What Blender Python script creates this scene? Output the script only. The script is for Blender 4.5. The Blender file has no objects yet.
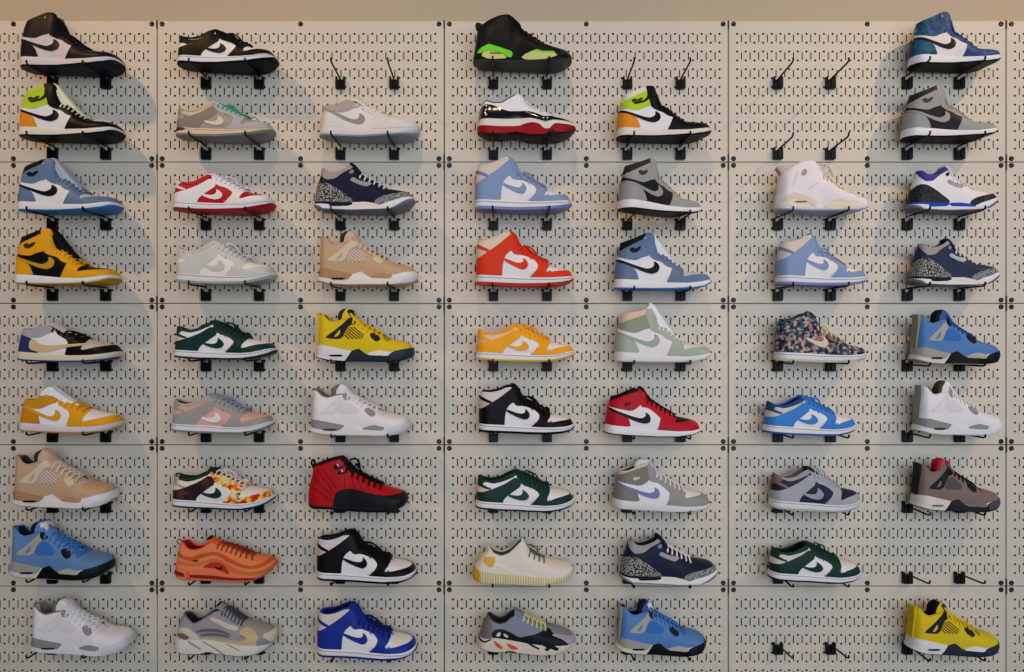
import bpy, bmesh, math, random
import numpy as np
from mathutils import Vector, Matrix, noise
random.seed(4)

# ------------------------------------------------------------------ camera, world, lights
S = bpy.context.scene
PXM = 348.0                      # photograph pixels per metre on the panel plane
DIST = 2.0                       # camera to panel plane
VX, VY = 508.0, 395.0            # image point straight ahead of the camera
EYE = 1.15
cam_d = bpy.data.cameras.new('camera'); cam = bpy.data.objects.new('camera', cam_d)
S.collection.objects.link(cam); S.camera = cam
cam.location = (0, -DIST, EYE); cam.rotation_euler = (math.pi/2, 0, 0)
cam_d.sensor_width = 36.0
cam_d.lens = 36.0*PXM*DIST/1024.0
cam_d.shift_x = (512-VX)/1024.0
cam_d.shift_y = (VY-336)/1024.0
cam_d.clip_start = 0.05

S.view_settings.view_transform = 'Standard'
S.view_settings.look = 'None'
S.view_settings.gamma = 1.0
S.view_settings.use_curve_mapping = False
S.view_settings.exposure = 0.0

def rgb(c):
    f = lambda v: ((v/255+0.055)/1.055)**2.4 if v/255 > 0.04045 else v/255/12.92
    return (f(c[0]), f(c[1]), f(c[2]), 1.0)

W = bpy.data.worlds.new('room_light'); S.world = W; W.use_nodes = True
W.node_tree.nodes['Background'].inputs[0].default_value = rgb((168, 190, 222))
W.node_tree.nodes['Background'].inputs[1].default_value = 0.15

def area(name, loc, target, sx, sy, power, col):
    d = bpy.data.lights.new(name, 'AREA'); d.shape = 'RECTANGLE'; d.size = sx; d.size_y = sy
    d.energy = power; d.color = rgb(col)[:3]
    o = bpy.data.objects.new(name, d); S.collection.objects.link(o); o.location = loc
    o.rotation_euler = (Vector(target)-Vector(loc)).to_track_quat('-Z', 'Y').to_euler()
    return o
def spot(name, loc, target, power, col, angle=70, blend=0.8, r=0.06):
    d = bpy.data.lights.new(name, 'SPOT'); d.energy = power; d.color = rgb(col)[:3]
    d.spot_size = math.radians(angle); d.spot_blend = blend; d.shadow_soft_size = r
    o = bpy.data.objects.new(name, d); S.collection.objects.link(o); o.location = loc
    o.rotation_euler = (Vector(target)-Vector(loc)).to_track_quat('-Z', 'Y').to_euler()
    return o
# daylight from the shop window behind the viewer
area('window_daylight', (1.3, -4.6, 1.8), (0.4, 0, 1.2), 5.4, 3.2, 170, (230, 240, 255))
# warm ceiling spots aimed at the display wall
spot('ceiling_spot_left', (-2.4, -1.65, 3.9), (-1.15, 0, 1.8), 165, (255, 198, 128), 50, 1.0)
spot('ceiling_spot_centre', (-0.15, -2.0, 3.9), (0.05, 0, 2.3), 80, (255, 210, 156), 56, 1.0)
spot('ceiling_spot_right', (2.75, -1.6, 3.9), (1.5, 0, 2.0), 180, (255, 202, 140), 48, 1.0)

def wx(px): return (px-VX)/PXM
def wz(py): return EYE+(VY-py)/PXM

# ------------------------------------------------------------------ materials
MATS = {}
def mat(key, col, rough=0.5, metal=0.0, coat=0.0, bump=0.0, bscale=300, pattern=None, cols=None, pscale=60, spec=0.35):
    if key in MATS: return MATS[key]
    m = bpy.data.materials.new(key); m.use_nodes = True
    nt = m.node_tree; b = nt.nodes['Principled BSDF']
    b.inputs['Base Color'].default_value = rgb(col)
    b.inputs['Roughness'].default_value = rough
    b.inputs['Metallic'].default_value = metal
    b.inputs['Specular IOR Level'].default_value = spec
    b.inputs['Coat Weight'].default_value = coat
    b.inputs['Coat Roughness'].default_value = 0.12
    tc = nt.nodes.new('ShaderNodeTexCoord')
    if bump:
        n = nt.nodes.new('ShaderNodeTexNoise'); n.inputs['Scale'].default_value = bscale
        nt.links.new(tc.outputs['Object'], n.inputs['Vector'])
        bp = nt.nodes.new('ShaderNodeBump'); bp.inputs['Strength'].default_value = bump
        bp.inputs['Distance'].default_value = 0.001
        nt.links.new(n.outputs['Fac'], bp.inputs['Height']); nt.links.new(bp.outputs['Normal'], b.inputs['Normal'])
    if pattern:
        if pattern == 'cracks':
            n = nt.nodes.new('ShaderNodeTexVoronoi'); n.feature = 'DISTANCE_TO_EDGE'; out = n.outputs['Distance']
            stops = [(0.0, cols[0]), (0.10, cols[0]), (0.13, cols[1])]
        elif pattern == 'cells':
            n = nt.nodes.new('ShaderNodeTexVoronoi'); out = n.outputs['Color']
            stops = [(i/len(cols), c) for i, c in enumerate(cols)]
        elif pattern in ('lines', 'ribs'):
            n = nt.nodes.new('ShaderNodeTexWave'); n.bands_direction = 'DIAGONAL' if pattern == 'lines' else 'X'; out = n.outputs['Fac']
            stops = [(0.0, cols[0]), (0.5, cols[1])]
        else:
            n = nt.nodes.new('ShaderNodeTexNoise'); n.inputs['Detail'].default_value = 3; out = n.outputs['Fac']
            k = len(cols); stops = [(0.34+0.3*i/max(1, k-1), c) for i, c in enumerate(cols)]
        n.inputs['Scale'].default_value = pscale
        nt.links.new(tc.outputs['Object'], n.inputs['Vector'])
        r = nt.nodes.new('ShaderNodeValToRGB'); r.color_ramp.interpolation = 'LINEAR' if pattern == 'dye' else 'CONSTANT'
        while len(r.color_ramp.elements) < len(stops): r.color_ramp.elements.new(0.5)
        for e, (p, c) in zip(r.color_ramp.elements, stops): e.position = p; e.color = rgb(c)
        nt.links.new(out, r.inputs['Fac']); nt.links.new(r.outputs['Color'], b.inputs['Base Color'])
    MATS[key] = m; return m

M_PANEL = mat('powder coated steel', (204, 195, 178), 0.42, bump=0.15, bscale=900)
M_WALL = mat('beige wall paint', (178, 164, 138), 0.7, bump=0.1, bscale=200)
M_BLACK = mat('black coated metal', (9, 9, 10), 0.4, spec=0.15)
M_SCREW = mat('black screw', (14, 13, 13), 0.3)
M_FLOOR = mat('grey floor', (120, 115, 108), 0.5, bump=0.1, bscale=20)
M_SLOT = mat('dark steel edge', (40, 36, 32), 0.6)

PAT = {
 'ELEPH': dict(pattern='cracks', cols=[(34, 34, 38), (172, 168, 160)], pscale=170),
 'ELEPHG': dict(pattern='cracks', cols=[(72, 74, 78), (170, 172, 172)], pscale=260),
 'ELEPHK': dict(pattern='cracks', cols=[(20, 20, 24), (58, 60, 64)], pscale=210),
 'CAMO': dict(pattern='blots', cols=[(170, 40, 20), (225, 110, 20), (240, 190, 60), (215, 210, 190), (110, 60, 30)], pscale=55),
 'BROWNCAMO': dict(pattern='blots', cols=[(38, 30, 32), (80, 38, 36), (66, 54, 44)], pscale=45),
 'FLORAL': dict(pattern='cells', cols=[(22, 36, 56), (44, 88, 100), (180, 150, 136), (26, 30, 46), (34, 60, 84), (150, 116, 104), (58, 100, 112)], pscale=130),
 'DYE': dict(pattern='dye', cols=[(14, 26, 44), (26, 62, 96), (48, 104, 120), (30, 58, 110)], pscale=24),
 'DYE2': dict(pattern='dye', cols=[(26, 50, 96), (50, 84, 140), (28, 62, 112)], pscale=28),
 'NETY': dict(pattern='lines', cols=[(212, 180, 24), (52, 50, 34)], pscale=62),
 'RIBS': dict(pattern='ribs', cols=[(216, 210, 168), (184, 172, 120)], pscale=46),  # shading between sole ridges put into the colour as bands
 'NETW': dict(pattern='lines', cols=[(226, 222, 222), (204, 200, 200)], pscale=62),
 'NETT': dict(pattern='lines', cols=[(214, 198, 188), (160, 136, 118)], pscale=62),
 'NETK': dict(pattern='lines', cols=[(104, 94, 90), (66, 60, 60)], pscale=62),
}
def color_mat(c, kind='leather'):
    key = '%s %s' % (kind, c if isinstance(c, str) else '_'.join(map(str, c)))
    if key in MATS: return MATS[key]
    p = dict(leather=dict(rough=0.45, bump=0.12, bscale=500, spec=0.11), rubber=dict(rough=0.5, bump=0.08, bscale=300, spec=0.1),
             cloth=dict(rough=0.85, bump=0.4, bscale=900, spec=0.1), patent=dict(rough=0.12, coat=0.35, spec=0.3))[kind]
    if isinstance(c, str): return mat(key, (120, 120, 120), **p, **PAT[c])
    return mat(key, c, **p)

# ------------------------------------------------------------------ object helpers
COL = S.collection
def link_mesh(name, me, parent=None, m=None):
    o = bpy.data.objects.new(name, me); COL.objects.link(o)
    if parent: o.parent = parent
    if m is not None:
        if not me.materials: me.materials.append(m)
        o.material_slots[0].link = 'OBJECT'; o.material_slots[0].material = m
    return o
def bm_mesh(name, bm, smooth=True):
    me = bpy.data.meshes.new(name); bm.to_mesh(me); bm.free()
    if smooth: me.polygons.foreach_set('use_smooth', [True]*len(me.polygons))
    return me
def empty(name, loc):
    o = bpy.data.objects.new(name, None); COL.objects.link(o); o.location = loc; o.empty_display_size = 0.05; return o
def tag(o, label, cat, group=None):
    o['label'] = label; o['category'] = cat
    if group: o['group'] = group
def box(bm, x0, x1, y0, y1, z0, z1, bev=0):
    r = bmesh.ops.create_cube(bm, size=1)
    for v in r['verts']:
        v.co = Vector((x0+(v.co.x+.5)*(x1-x0), y0+(v.co.y+.5)*(y1-y0), z0+(v.co.z+.5)*(z1-z0)))
    if bev:
        es = list({e for v in r['verts'] for e in v.link_edges})
        bmesh.ops.bevel(bm, geom=es, offset=bev, segments=2, affect='EDGES')
def tube(bm, pts, rad, n=8, flat=1.0):
    pts = [Vector(p) for p in pts]; rings = []
    rads = rad if isinstance(rad, (list, tuple)) else [rad]*len(pts)
    for i, p in enumerate(pts):
        d = (pts[min(i+1, len(pts)-1)]-pts[max(i-1, 0)])
        if d.length < 1e-9: d = Vector((1, 0, 0))
        d.normalize()
        up = Vector((0, 0, 1)) if abs(d.z) < 0.95 else Vector((1, 0, 0))
        a = d.cross(up).normalized(); b = d.cross(a).normalized()
        rings.append([bm.verts.new(p+a*math.cos(2*math.pi*k/n)*rads[i]+b*math.sin(2*math.pi*k/n)*rads[i]*flat) for k in range(n)])
    for r0, r1 in zip(rings, rings[1:]):
        for k in range(n): bm.faces.new((r0[k], r0[(k+1) % n], r1[(k+1) % n], r1[k]))
    bm.faces.new(rings[0][::-1]); bm.faces.new(rings[-1])
def smooth_path(pts, k=6):
    P = [np.array(p, float) for p in pts]
    if len(P) < 3: return pts
    out = []
    Q = [2*P[0]-P[1]]+P+[2*P[-1]-P[-2]]
    for i in range(1, len(Q)-2):
        for j in range(k):
            t = j/k; a, b, c, d = Q[i-1:i+3]
            out.append(0.5*((2*b)+(-a+c)*t+(2*a-5*b+4*c-d)*t*t+(-a+3*b-3*c+d)*t**3))
    out.append(P[-1]); return [tuple(p) for p in out]

# ------------------------------------------------------------------ setting: wall and floor
bm = bmesh.new(); box(bm, -3.4, 3.4, 0.022, 0.14, 0, 4.3)
o = link_mesh('wall_back', bm_mesh('wall_back', bm, False), None, M_WALL); o['kind'] = 'structure'
bm = bmesh.new(); box(bm, -3.4, 3.4, -5.2, 0.14, -0.08, 0)
o = link_mesh('floor', bm_mesh('floor', bm, False), None, M_FLOOR); o['kind'] = 'structure'

bm = bmesh.new(); box(bm, -1.9, 1.8, 0.0195, 0.0215, 0.15, 2.22)  # board added behind the panels to make their holes look dark
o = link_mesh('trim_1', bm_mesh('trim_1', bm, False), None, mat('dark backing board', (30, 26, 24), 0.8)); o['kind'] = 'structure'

# ------------------------------------------------------------------ pegboard panels
IN = 0.0254
def panel_mesh():
    bm = bmesh.new(); PW, PH = 32*IN, 16*IN
    g = 0.0013; r = 0.0022
    def quad(a, b, c, d): bm.faces.new([bm.verts.new(Vector((p[0], p[2] if len(p) > 2 else 0, p[1]))) for p in (a, b, c, d)])
    def rect(u0, u1, v0, v1): quad((u0, v0), (u1, v0), (u1, v1), (u0, v1))
    u0, u1, v0, v1 = g+r, PW-g-r, g*0.7+r, PH-g*0.7-r
    ha, hb = 0.75*IN, 31.25*IN
    va, vb = 1*IN, 15*IN
    rect(u0, ha, v0, v1); rect(hb, u1, v0, v1); rect(ha, hb, v0, va); rect(ha, hb, vb, v1)
    R = 0.0034
    for k in range(31):
        cu = (k+1)*IN
        for i in range(14):
            cv = (1.5+i)*IN; hu, hv = .25*IN, .5*IN
            outer = [(cu-hu, cv-hv), (cu, cv-hv), (cu+hu, cv-hv), (cu+hu, cv), (cu+hu, cv+hv), (cu, cv+hv), (cu-hu, cv+hv), (cu-hu, cv)]
            inner = [(cu+R*math.cos(a), cv+R*math.sin(a)) for a in [math.radians(225+45*j) for j in range(8)]]
            for j in range(8):
                q = (j+1) % 8; quad(outer[j], outer[q], inner[q], inner[j])
                quad(inner[j], inner[q], inner[q]+(0.0015,), inner[j]+(0.0015,))
    for k in range(30):
        cu = (k+1.5)*IN
        for i in range(7):
            cv = (2+2*i)*IN; hu, hv = .25*IN, IN; su, sv = 0.0016, 0.0110
            O = [(cu-hu, cv-hv), (cu+hu, cv-hv), (cu+hu, cv+hv), (cu-hu, cv+hv)]
            I = [(cu-su, cv-sv), (cu+su, cv-sv), (cu+su, cv+sv), (cu-su, cv+sv)]
            for j in range(4):
                q = (j+1) % 4; quad(O[j], O[q], I[q], I[j])
                quad(I[j], I[q], I[q]+(0.0015,), I[j]+(0.0015,))
    # rounded folded edges and returned flanges
    loops = []
    for a in (0, 30, 60, 90):
        e = r*math.sin(math.radians(a)); d = r*(1-math.cos(math.radians(a)))
        loops.append([(u0-e, v0-e, d), (u1+e, v0-e, d), (u1+e, v1+e, d), (u0-e, v1+e, d)])
    e = r; loops.append([(u0-e, v0-e, .019), (u1+e, v0-e, .019), (u1+e, v1+e, .019), (u0-e, v1+e, .019)])
    for A, B in zip(loops, loops[1:]):
        for j in range(4): q = (j+1) % 4; quad(A[j], A[q], B[q], B[j])
    bmesh.ops.remove_doubles(bm, verts=bm.verts, dist=1e-6)
    bmesh.ops.recalc_face_normals(bm, faces=bm.faces)
    return bm_mesh('panel_sheet', bm, False)
def screw_mesh():
    bm = bmesh.new(); prof = [(0.0072, 0.0), (0.0070, -0.0012), (0.0056, -0.0026), (0.003, -0.0032)]
    n = 16; rings = [[bm.verts.new((r*math.cos(2*math.pi*k/n), y, r*math.sin(2*math.pi*k/n))) for k in range(n)] for r, y in prof]
    for a, b in zip(rings, rings[1:]):
        for k in range(n): bm.faces.new((a[k], a[(k+1) % n], b[(k+1) % n], b[k]))
    c = [bm.verts.new((0.0022*math.cos(2*math.pi*k/6), -0.0016, 0.0022*math.sin(2*math.pi*k/6))) for k in range(6)]
    bm.faces.new(c)
    top = rings[-1]
    for k in range(n): bm.faces.new((top[k], top[(k+1) % n], c[int(((k+1) % n)*6/n) % 6])) if True else None
    bmesh.ops.recalc_face_normals(bm, faces=bm.faces)
    return bm_mesh('screw', bm)
PMESH, SMESH = panel_mesh(), screw_mesh()
bm = bmesh.new(); box(bm, -0.0022, 0.0022, -0.0012, 0.004, 0, 0.022); NOTCH = bm_mesh('seam_notch', bm, False)  # solid dark box drawn where the seam notch is an open, shaded gap
XS = [-130.0, 157.0, 444.2, 728.4, 1006.2, 1286.0]
TOPY = 20.6; ROWP = 16*IN
pos_w = ['at the left edge', 'second from left', 'in the middle', 'second from right', 'at the right edge']
row_w = ['top row', 'second row', 'middle row', 'fourth row', 'bottom row']
for ci in range(5):
    for ri in range(5):
        x0, x1 = wx(XS[ci]), wx(XS[ci+1]); z0 = wz(TOPY)-(ri+1)*ROWP
        t = empty('pegboard_panel', (x0, 0, z0))
        tag(t, 'cream perforated steel panel, %s, %s' % (row_w[ri], pos_w[ci]), 'pegboard panel', 'perforated steel wall panels')
        sh = link_mesh('sheet', PMESH, t, M_PANEL); sh.scale.x = (x1-x0)/(32*IN)
        wdt = x1-x0
        for u in (0.0148, wdt/2, wdt-0.0148):
            for v in (0.0098, 16*IN-0.0098):
                px = VX+PXM*(x0+u)
                if -8 < px < 1032: 
                    s = link_mesh('screw', SMESH, t, M_SCREW); s.location = (u, 0, v)
        if ci < 4:
            n = link_mesh('seam_notch', NOTCH, t, M_SLOT); n.location = (wdt, 0, 0)
            n = link_mesh('seam_notch', NOTCH, t, M_SLOT); n.location = (wdt, 0, 16*IN-0.022)

# ------------------------------------------------------------------ hooks
HOOKL = 0.114
def hook_meshes():
    bm = bmesh.new()
    box(bm, -0.0135, 0.0135, -0.013, 0.0, -0.0165, 0.008, 0.0012)       # block
    box(bm, -0.0135, -0.0085, -0.0125, 0.0, 0.006, 0.0175, 0.0008)      # two ears
    box(bm, 0.0085, 0.0135, -0.0125, 0.0, 0.006, 0.0175, 0.0008)
    box(bm, -0.0022, 0.0022, -0.0165, -0.012, -0.014, 0.010, 0.0008)    # raised rib
    b = bm_mesh('hook_bracket', bm, False)
    bm = bmesh.new()
    tube(bm, smooth_path([(0, -0.004, 0.010), (0, -0.03, 0.0105), (0, -0.06, 0.0105), (0, -0.1, 0.0105), (0, -HOOKL+0.004, 0.0125), (0, -HOOKL, 0.0165), (0, -HOOKL+0.002, 0.0205)], 4), 0.0026, 8)
    return b, bm_mesh('hook_rod', bm)
HB, HR = hook_meshes()
ROLL = math.radians(5.0)
def hook(px, row, label, loaded=True, dz=0.0):
    t = empty('wall_hook', (wx(px), 0, wz(84+70.45*row)))
    tag(t, label, 'hook', 'black display hooks on the pegboard')
    link_mesh('mounting_bracket', HB, t, M_BLACK); r = link_mesh('rod', HR, t, M_BLACK)
    if loaded: r.rotation_euler.x = ROLL; r.location.z = -0.001+dz
    return t
def peg_z(row): return wz(84+70.45*row)+0.0095+0.0026

# ------------------------------------------------------------------ shoe geometry
# shoes are laid out in side-view units U (1 unit = 0.297 mm), y down as drawn, lifted to 3D by a last-shaped width
U = 0.000297
class Curve:
    def __init__(s, pts, key=0, win=11):
        P = sorted(pts, key=lambda p: p[key])
        a = np.array([p[key] for p in P], float); b = np.array([p[1-key] for p in P], float)
        s.g = np.arange(a[0]-30, a[-1]+30, 2.0)
        v = np.interp(s.g, a, b)
        k = np.ones(win//2*2+1); k /= k.sum(); h = len(k)//2
        s.v = np.convolve(np.pad(v, h, mode='edge'), k, 'valid')
    def __call__(s, t): return np.interp(t, s.g, s.v)
def half_width(s, f=1.0):
    base = np.interp(s, [0, .12, .3, .45, .58, .72, .84, 1], [112, 120, 118, 124, 146, 166, 166, 160])*f
    h = np.clip(s/0.10, 0, 1); t = np.clip((s-0.83)/0.17, 0, 1)
    return base*np.sqrt(np.clip(1-(1-h)**2, 0, 1))*(np.clip(1-t**2.3, 0, 1))**(1/2.3)
NT, NP = 84, 12
class Surf:
    """side surface between a lower and an upper line of the side view"""
    def __init__(s, mdl, lo, hi, kind):
        s.m, s.kind, s.lo, s.hi = mdl, kind, lo, hi
    def xy(s, q, t):
        m = s.m
        xr = m.x0+q*(m.x1-m.x0)
        lo, hi = s.lo(xr), s.hi(xr)
        y = lo+t*(hi-lo)
        b, f = m.back(y), m.front(y)
        return b+q*(f-b), y
    def inv(s, x, y):
        m = s.m; b, f = m.back(y), m.front(y)
        q = np.clip((x-b)/(f-b), 0, 1)
        xr = m.x0+q*(m.x1-m.x0); lo, hi = s.lo(xr), s.hi(xr)
        t = (y-lo)/(np.where(np.abs(hi-lo) < 1, 1, hi-lo))
        return q, t
    def z(s, q, t):
        m = s.m; w = half_width(q, m.wf); t = np.clip(t, 0, 1)
        if s.kind == 'upper':
            x = m.x0+q*(m.x1-m.x0); a, b = m.openr
            o = np.interp(x, [a-20, a+50, b-70, b+25], [0.60, 0.42, 0.36, 0.0])
            k = np.clip(o/0.6, 0, 1); zt = w*o*np.clip(1, 0, 1)
            p = 2.4-0.8*k; r = 1/(2.0-0.8*k)
            return zt+(w-zt)*np.clip(1-t**p, 0, 1)**r
        fl = m.flare
        g = half_width(np.clip(q, 0, 1), m.wf)+fl*np.clip(half_width(q, 1)/60, 0, 1)
        if s.kind == 'out': return g*(0.93+0.06*t)
        g = g*(0.985+0.03*np.sin(math.pi*t)-0.03*t)
        if m.ribs: g = g+3.5*np.sign(np.sin(q*2*math.pi*46))
        return g
    def pos(s, q, t, side=1):
        x, y = s.xy(q, t)
        return np.stack([(x-m_cx(s.m))*U, -side*s.z(q, t)*U, (s.m.yb-y)*U], -1)
    def off(s, q, t, side, d):
        e = 2e-3
        q0, q1 = np.clip(q-e, 0.0005, 1), np.clip(q+e, 0, 0.9995); t0, t1 = np.clip(t-e*5, 0, .999), np.clip(t+e*5, 0, 0.9995)
        dq = s.pos(q1, t, side)-s.pos(q0, t, side); dt = s.pos(q, t1, side)-s.pos(q, t0, side)
        n = np.cross(dq, dt); L = np.linalg.norm(n, axis=-1, keepdims=True); n = n/np.where(L < 1e-12, 1, L)
        n = n*side
        return s.pos(q, t, side)+n*d*U
def m_cx(m): return (m.x0+m.x1)/2
th2q = lambda th: (1-np.cos(np.pi*th))/2
q2th = lambda q: np.arccos(np.clip(1-2*q, -1, 1))/np.pi
ps2t = lambda p: np.sin(np.pi/2*p)
t2ps = lambda t: np.arcsin(np.clip(t, 0, 1))*2/np.pi

def clip_half(poly, axis, val, keep_less):
    out = []; n = len(poly)
    for i in range(n):
        a, b = poly[i], poly[(i+1) % n]
        ia = (a[axis] <= val) if keep_less else (a[axis] >= val)
        ib = (b[axis] <= val) if keep_less else (b[axis] >= val)
        if ia: out.append(a)
        if ia != ib:
            t = (val-a[axis])/(b[axis]-a[axis])
            c = [a[0]+t*(b[0]-a[0]), a[1]+t*(b[1]-a[1])]; c[axis] = val; out.append(tuple(c))
    return out
def chaikin(P, n=1):
    for _ in range(n):
        Q = []
        for i in range(len(P)):
            a, b = P[i], P[(i+1) % len(P)]
            Q += [(a[0]*.8+b[0]*.2, a[1]*.8+b[1]*.2), (a[0]*.2+b[0]*.8, a[1]*.2+b[1]*.8)]
        P = Q
    return P
def sheet(surfs, full=None, poly=None, d=0.0, name='sheet', trange=(0, 1), qrange=(0, 1)):
    """a skin over the side surface; poly = side-view outline (both sides of the shoe)"""
    surf = surfs; bm = bmesh.new()
    if poly is None:
        a, b = q2th(np.array(qrange)); c, e = t2ps(np.array(trange))
        P = [(a, c), (b, c), (b, e), (a, e)]
    else:
        P0 = chaikin(poly, 1); pts = []
        for i in range(len(P0)):
            (xa, ya), (xb, yb) = P0[i], P0[(i+1) % len(P0)]
            k = max(1, int(math.hypot(xb-xa, yb-ya)/12))
            for j in range(k): pts.append((xa+(xb-xa)*j/k, ya+(yb-ya)*j/k))
        A = np.array(pts); q, t = surf.inv(A[:, 0], A[:, 1])
        x1 = A[:, 0]-surf.m.cx/DIST*surf.z(q, t)*0.85
        q, t = surf.inv(x1, A[:, 1])
        P = list(zip(q2th(q), t2ps(np.clip(t, 0, 1))))
        P = [tuple(map(float, p)) for p in P]
    cells = []
    lo = max(0, int(min(p[0] for p in P)*NT)-1); hi = min(NT, int(max(p[0] for p in P)*NT)+2)
    for i in range(lo, hi):
        s1 = clip_half(P, 0, i/NT, False)
        if len(s1) < 3: continue
        s1 = clip_half(s1, 0, (i+1)/NT, True)
        if len(s1) < 3: continue
        for j in range(NP):
            s2 = clip_half(s1, 1, j/NP, False)
            if len(s2) < 3: continue
            s2 = clip_half(s2, 1, (j+1)/NP, True)
            c = []
            for p in s2:
                p = (round(p[0], 6), round(p[1], 6))
                if not c or p != c[-1]: c.append(p)
            if len(c) > 2 and c[0] == c[-1]: c.pop()
            u = []
            [u.append(p) for p in c if p not in u]
            if len(u) < 3: continue
            ar = abs(sum(u[k][0]*u[(k+1) % len(u)][1]-u[(k+1) % len(u)][0]*u[k][1] for k in range(len(u))))
            if ar < 1e-7: continue
            cells.append(u)
    keys = {}; 
    for c in cells:
        for p in c: keys.setdefault(p, len(keys))
    if not keys: bm.free(); return None
    K = np.array(list(keys.keys())); q, t = th2q(K[:, 0]), ps2t(K[:, 1])
    for side in (1, -1):
        X = surf.off(q, t, side, d) if d else surf.pos(q, t, side)
        vs = [bm.verts.new(x) for x in X]
        for c in cells:
            f = [vs[keys[p]] for p in c]
            if side < 0: f = f[::-1]
            try: bm.faces.new(f)
            except ValueError: pass
        if poly is not None and d:
            B = surf.pos(q, t, side)
            bm.edges.ensure_lookup_table()
            idx = {v: i for i, v in enumerate(vs)}; low = {}
            for e in [e for e in bm.edges if len(e.link_faces) == 1 and e.verts[0] in idx and e.verts[1] in idx]:
                a, b = e.verts
                for v in (a, b):
                    if v not in low: low[v] = bm.verts.new(B[idx[v]])
                try: bm.faces.new((a, b, low[b], low[a]))
                except ValueError: pass
    bmesh.ops.remove_doubles(bm, verts=bm.verts, dist=2e-5)
    bmesh.ops.recalc_face_normals(bm, faces=bm.faces)
    return bm
def capped(surf, name):
    """closed solid between the two lines: sides plus top and bottom"""
    bm = sheet(surf)
    th = np.linspace(0, 1, NT+1); q = th2q(th)
    for tt in (0.0, 1.0):
        A = surf.pos(q, np.full_like(q, tt), 1); B = surf.pos(q, np.full_like(q, tt), -1)
        va = [bm.verts.new(p) for p in A]; vb = [bm.verts.new(p) for p in B]
        for i in range(NT):
            try: bm.faces.new((va[i], va[i+1], vb[i+1], vb[i]))
            except ValueError: pass
    bmesh.ops.remove_doubles(bm, verts=bm.verts, dist=2e-5)
    bmesh.ops.dissolve_degenerate(bm, edges=bm.edges, dist=1e-6)
    bmesh.ops.recalc_face_normals(bm, faces=bm.faces)
    return bm
def mesh_auto(name, bm, ang=38):
    me = bm_mesh(name, bm); 
    try: me.set_sharp_from_angle(angle=math.radians(ang))
    except Exception: pass
    return me

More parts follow.
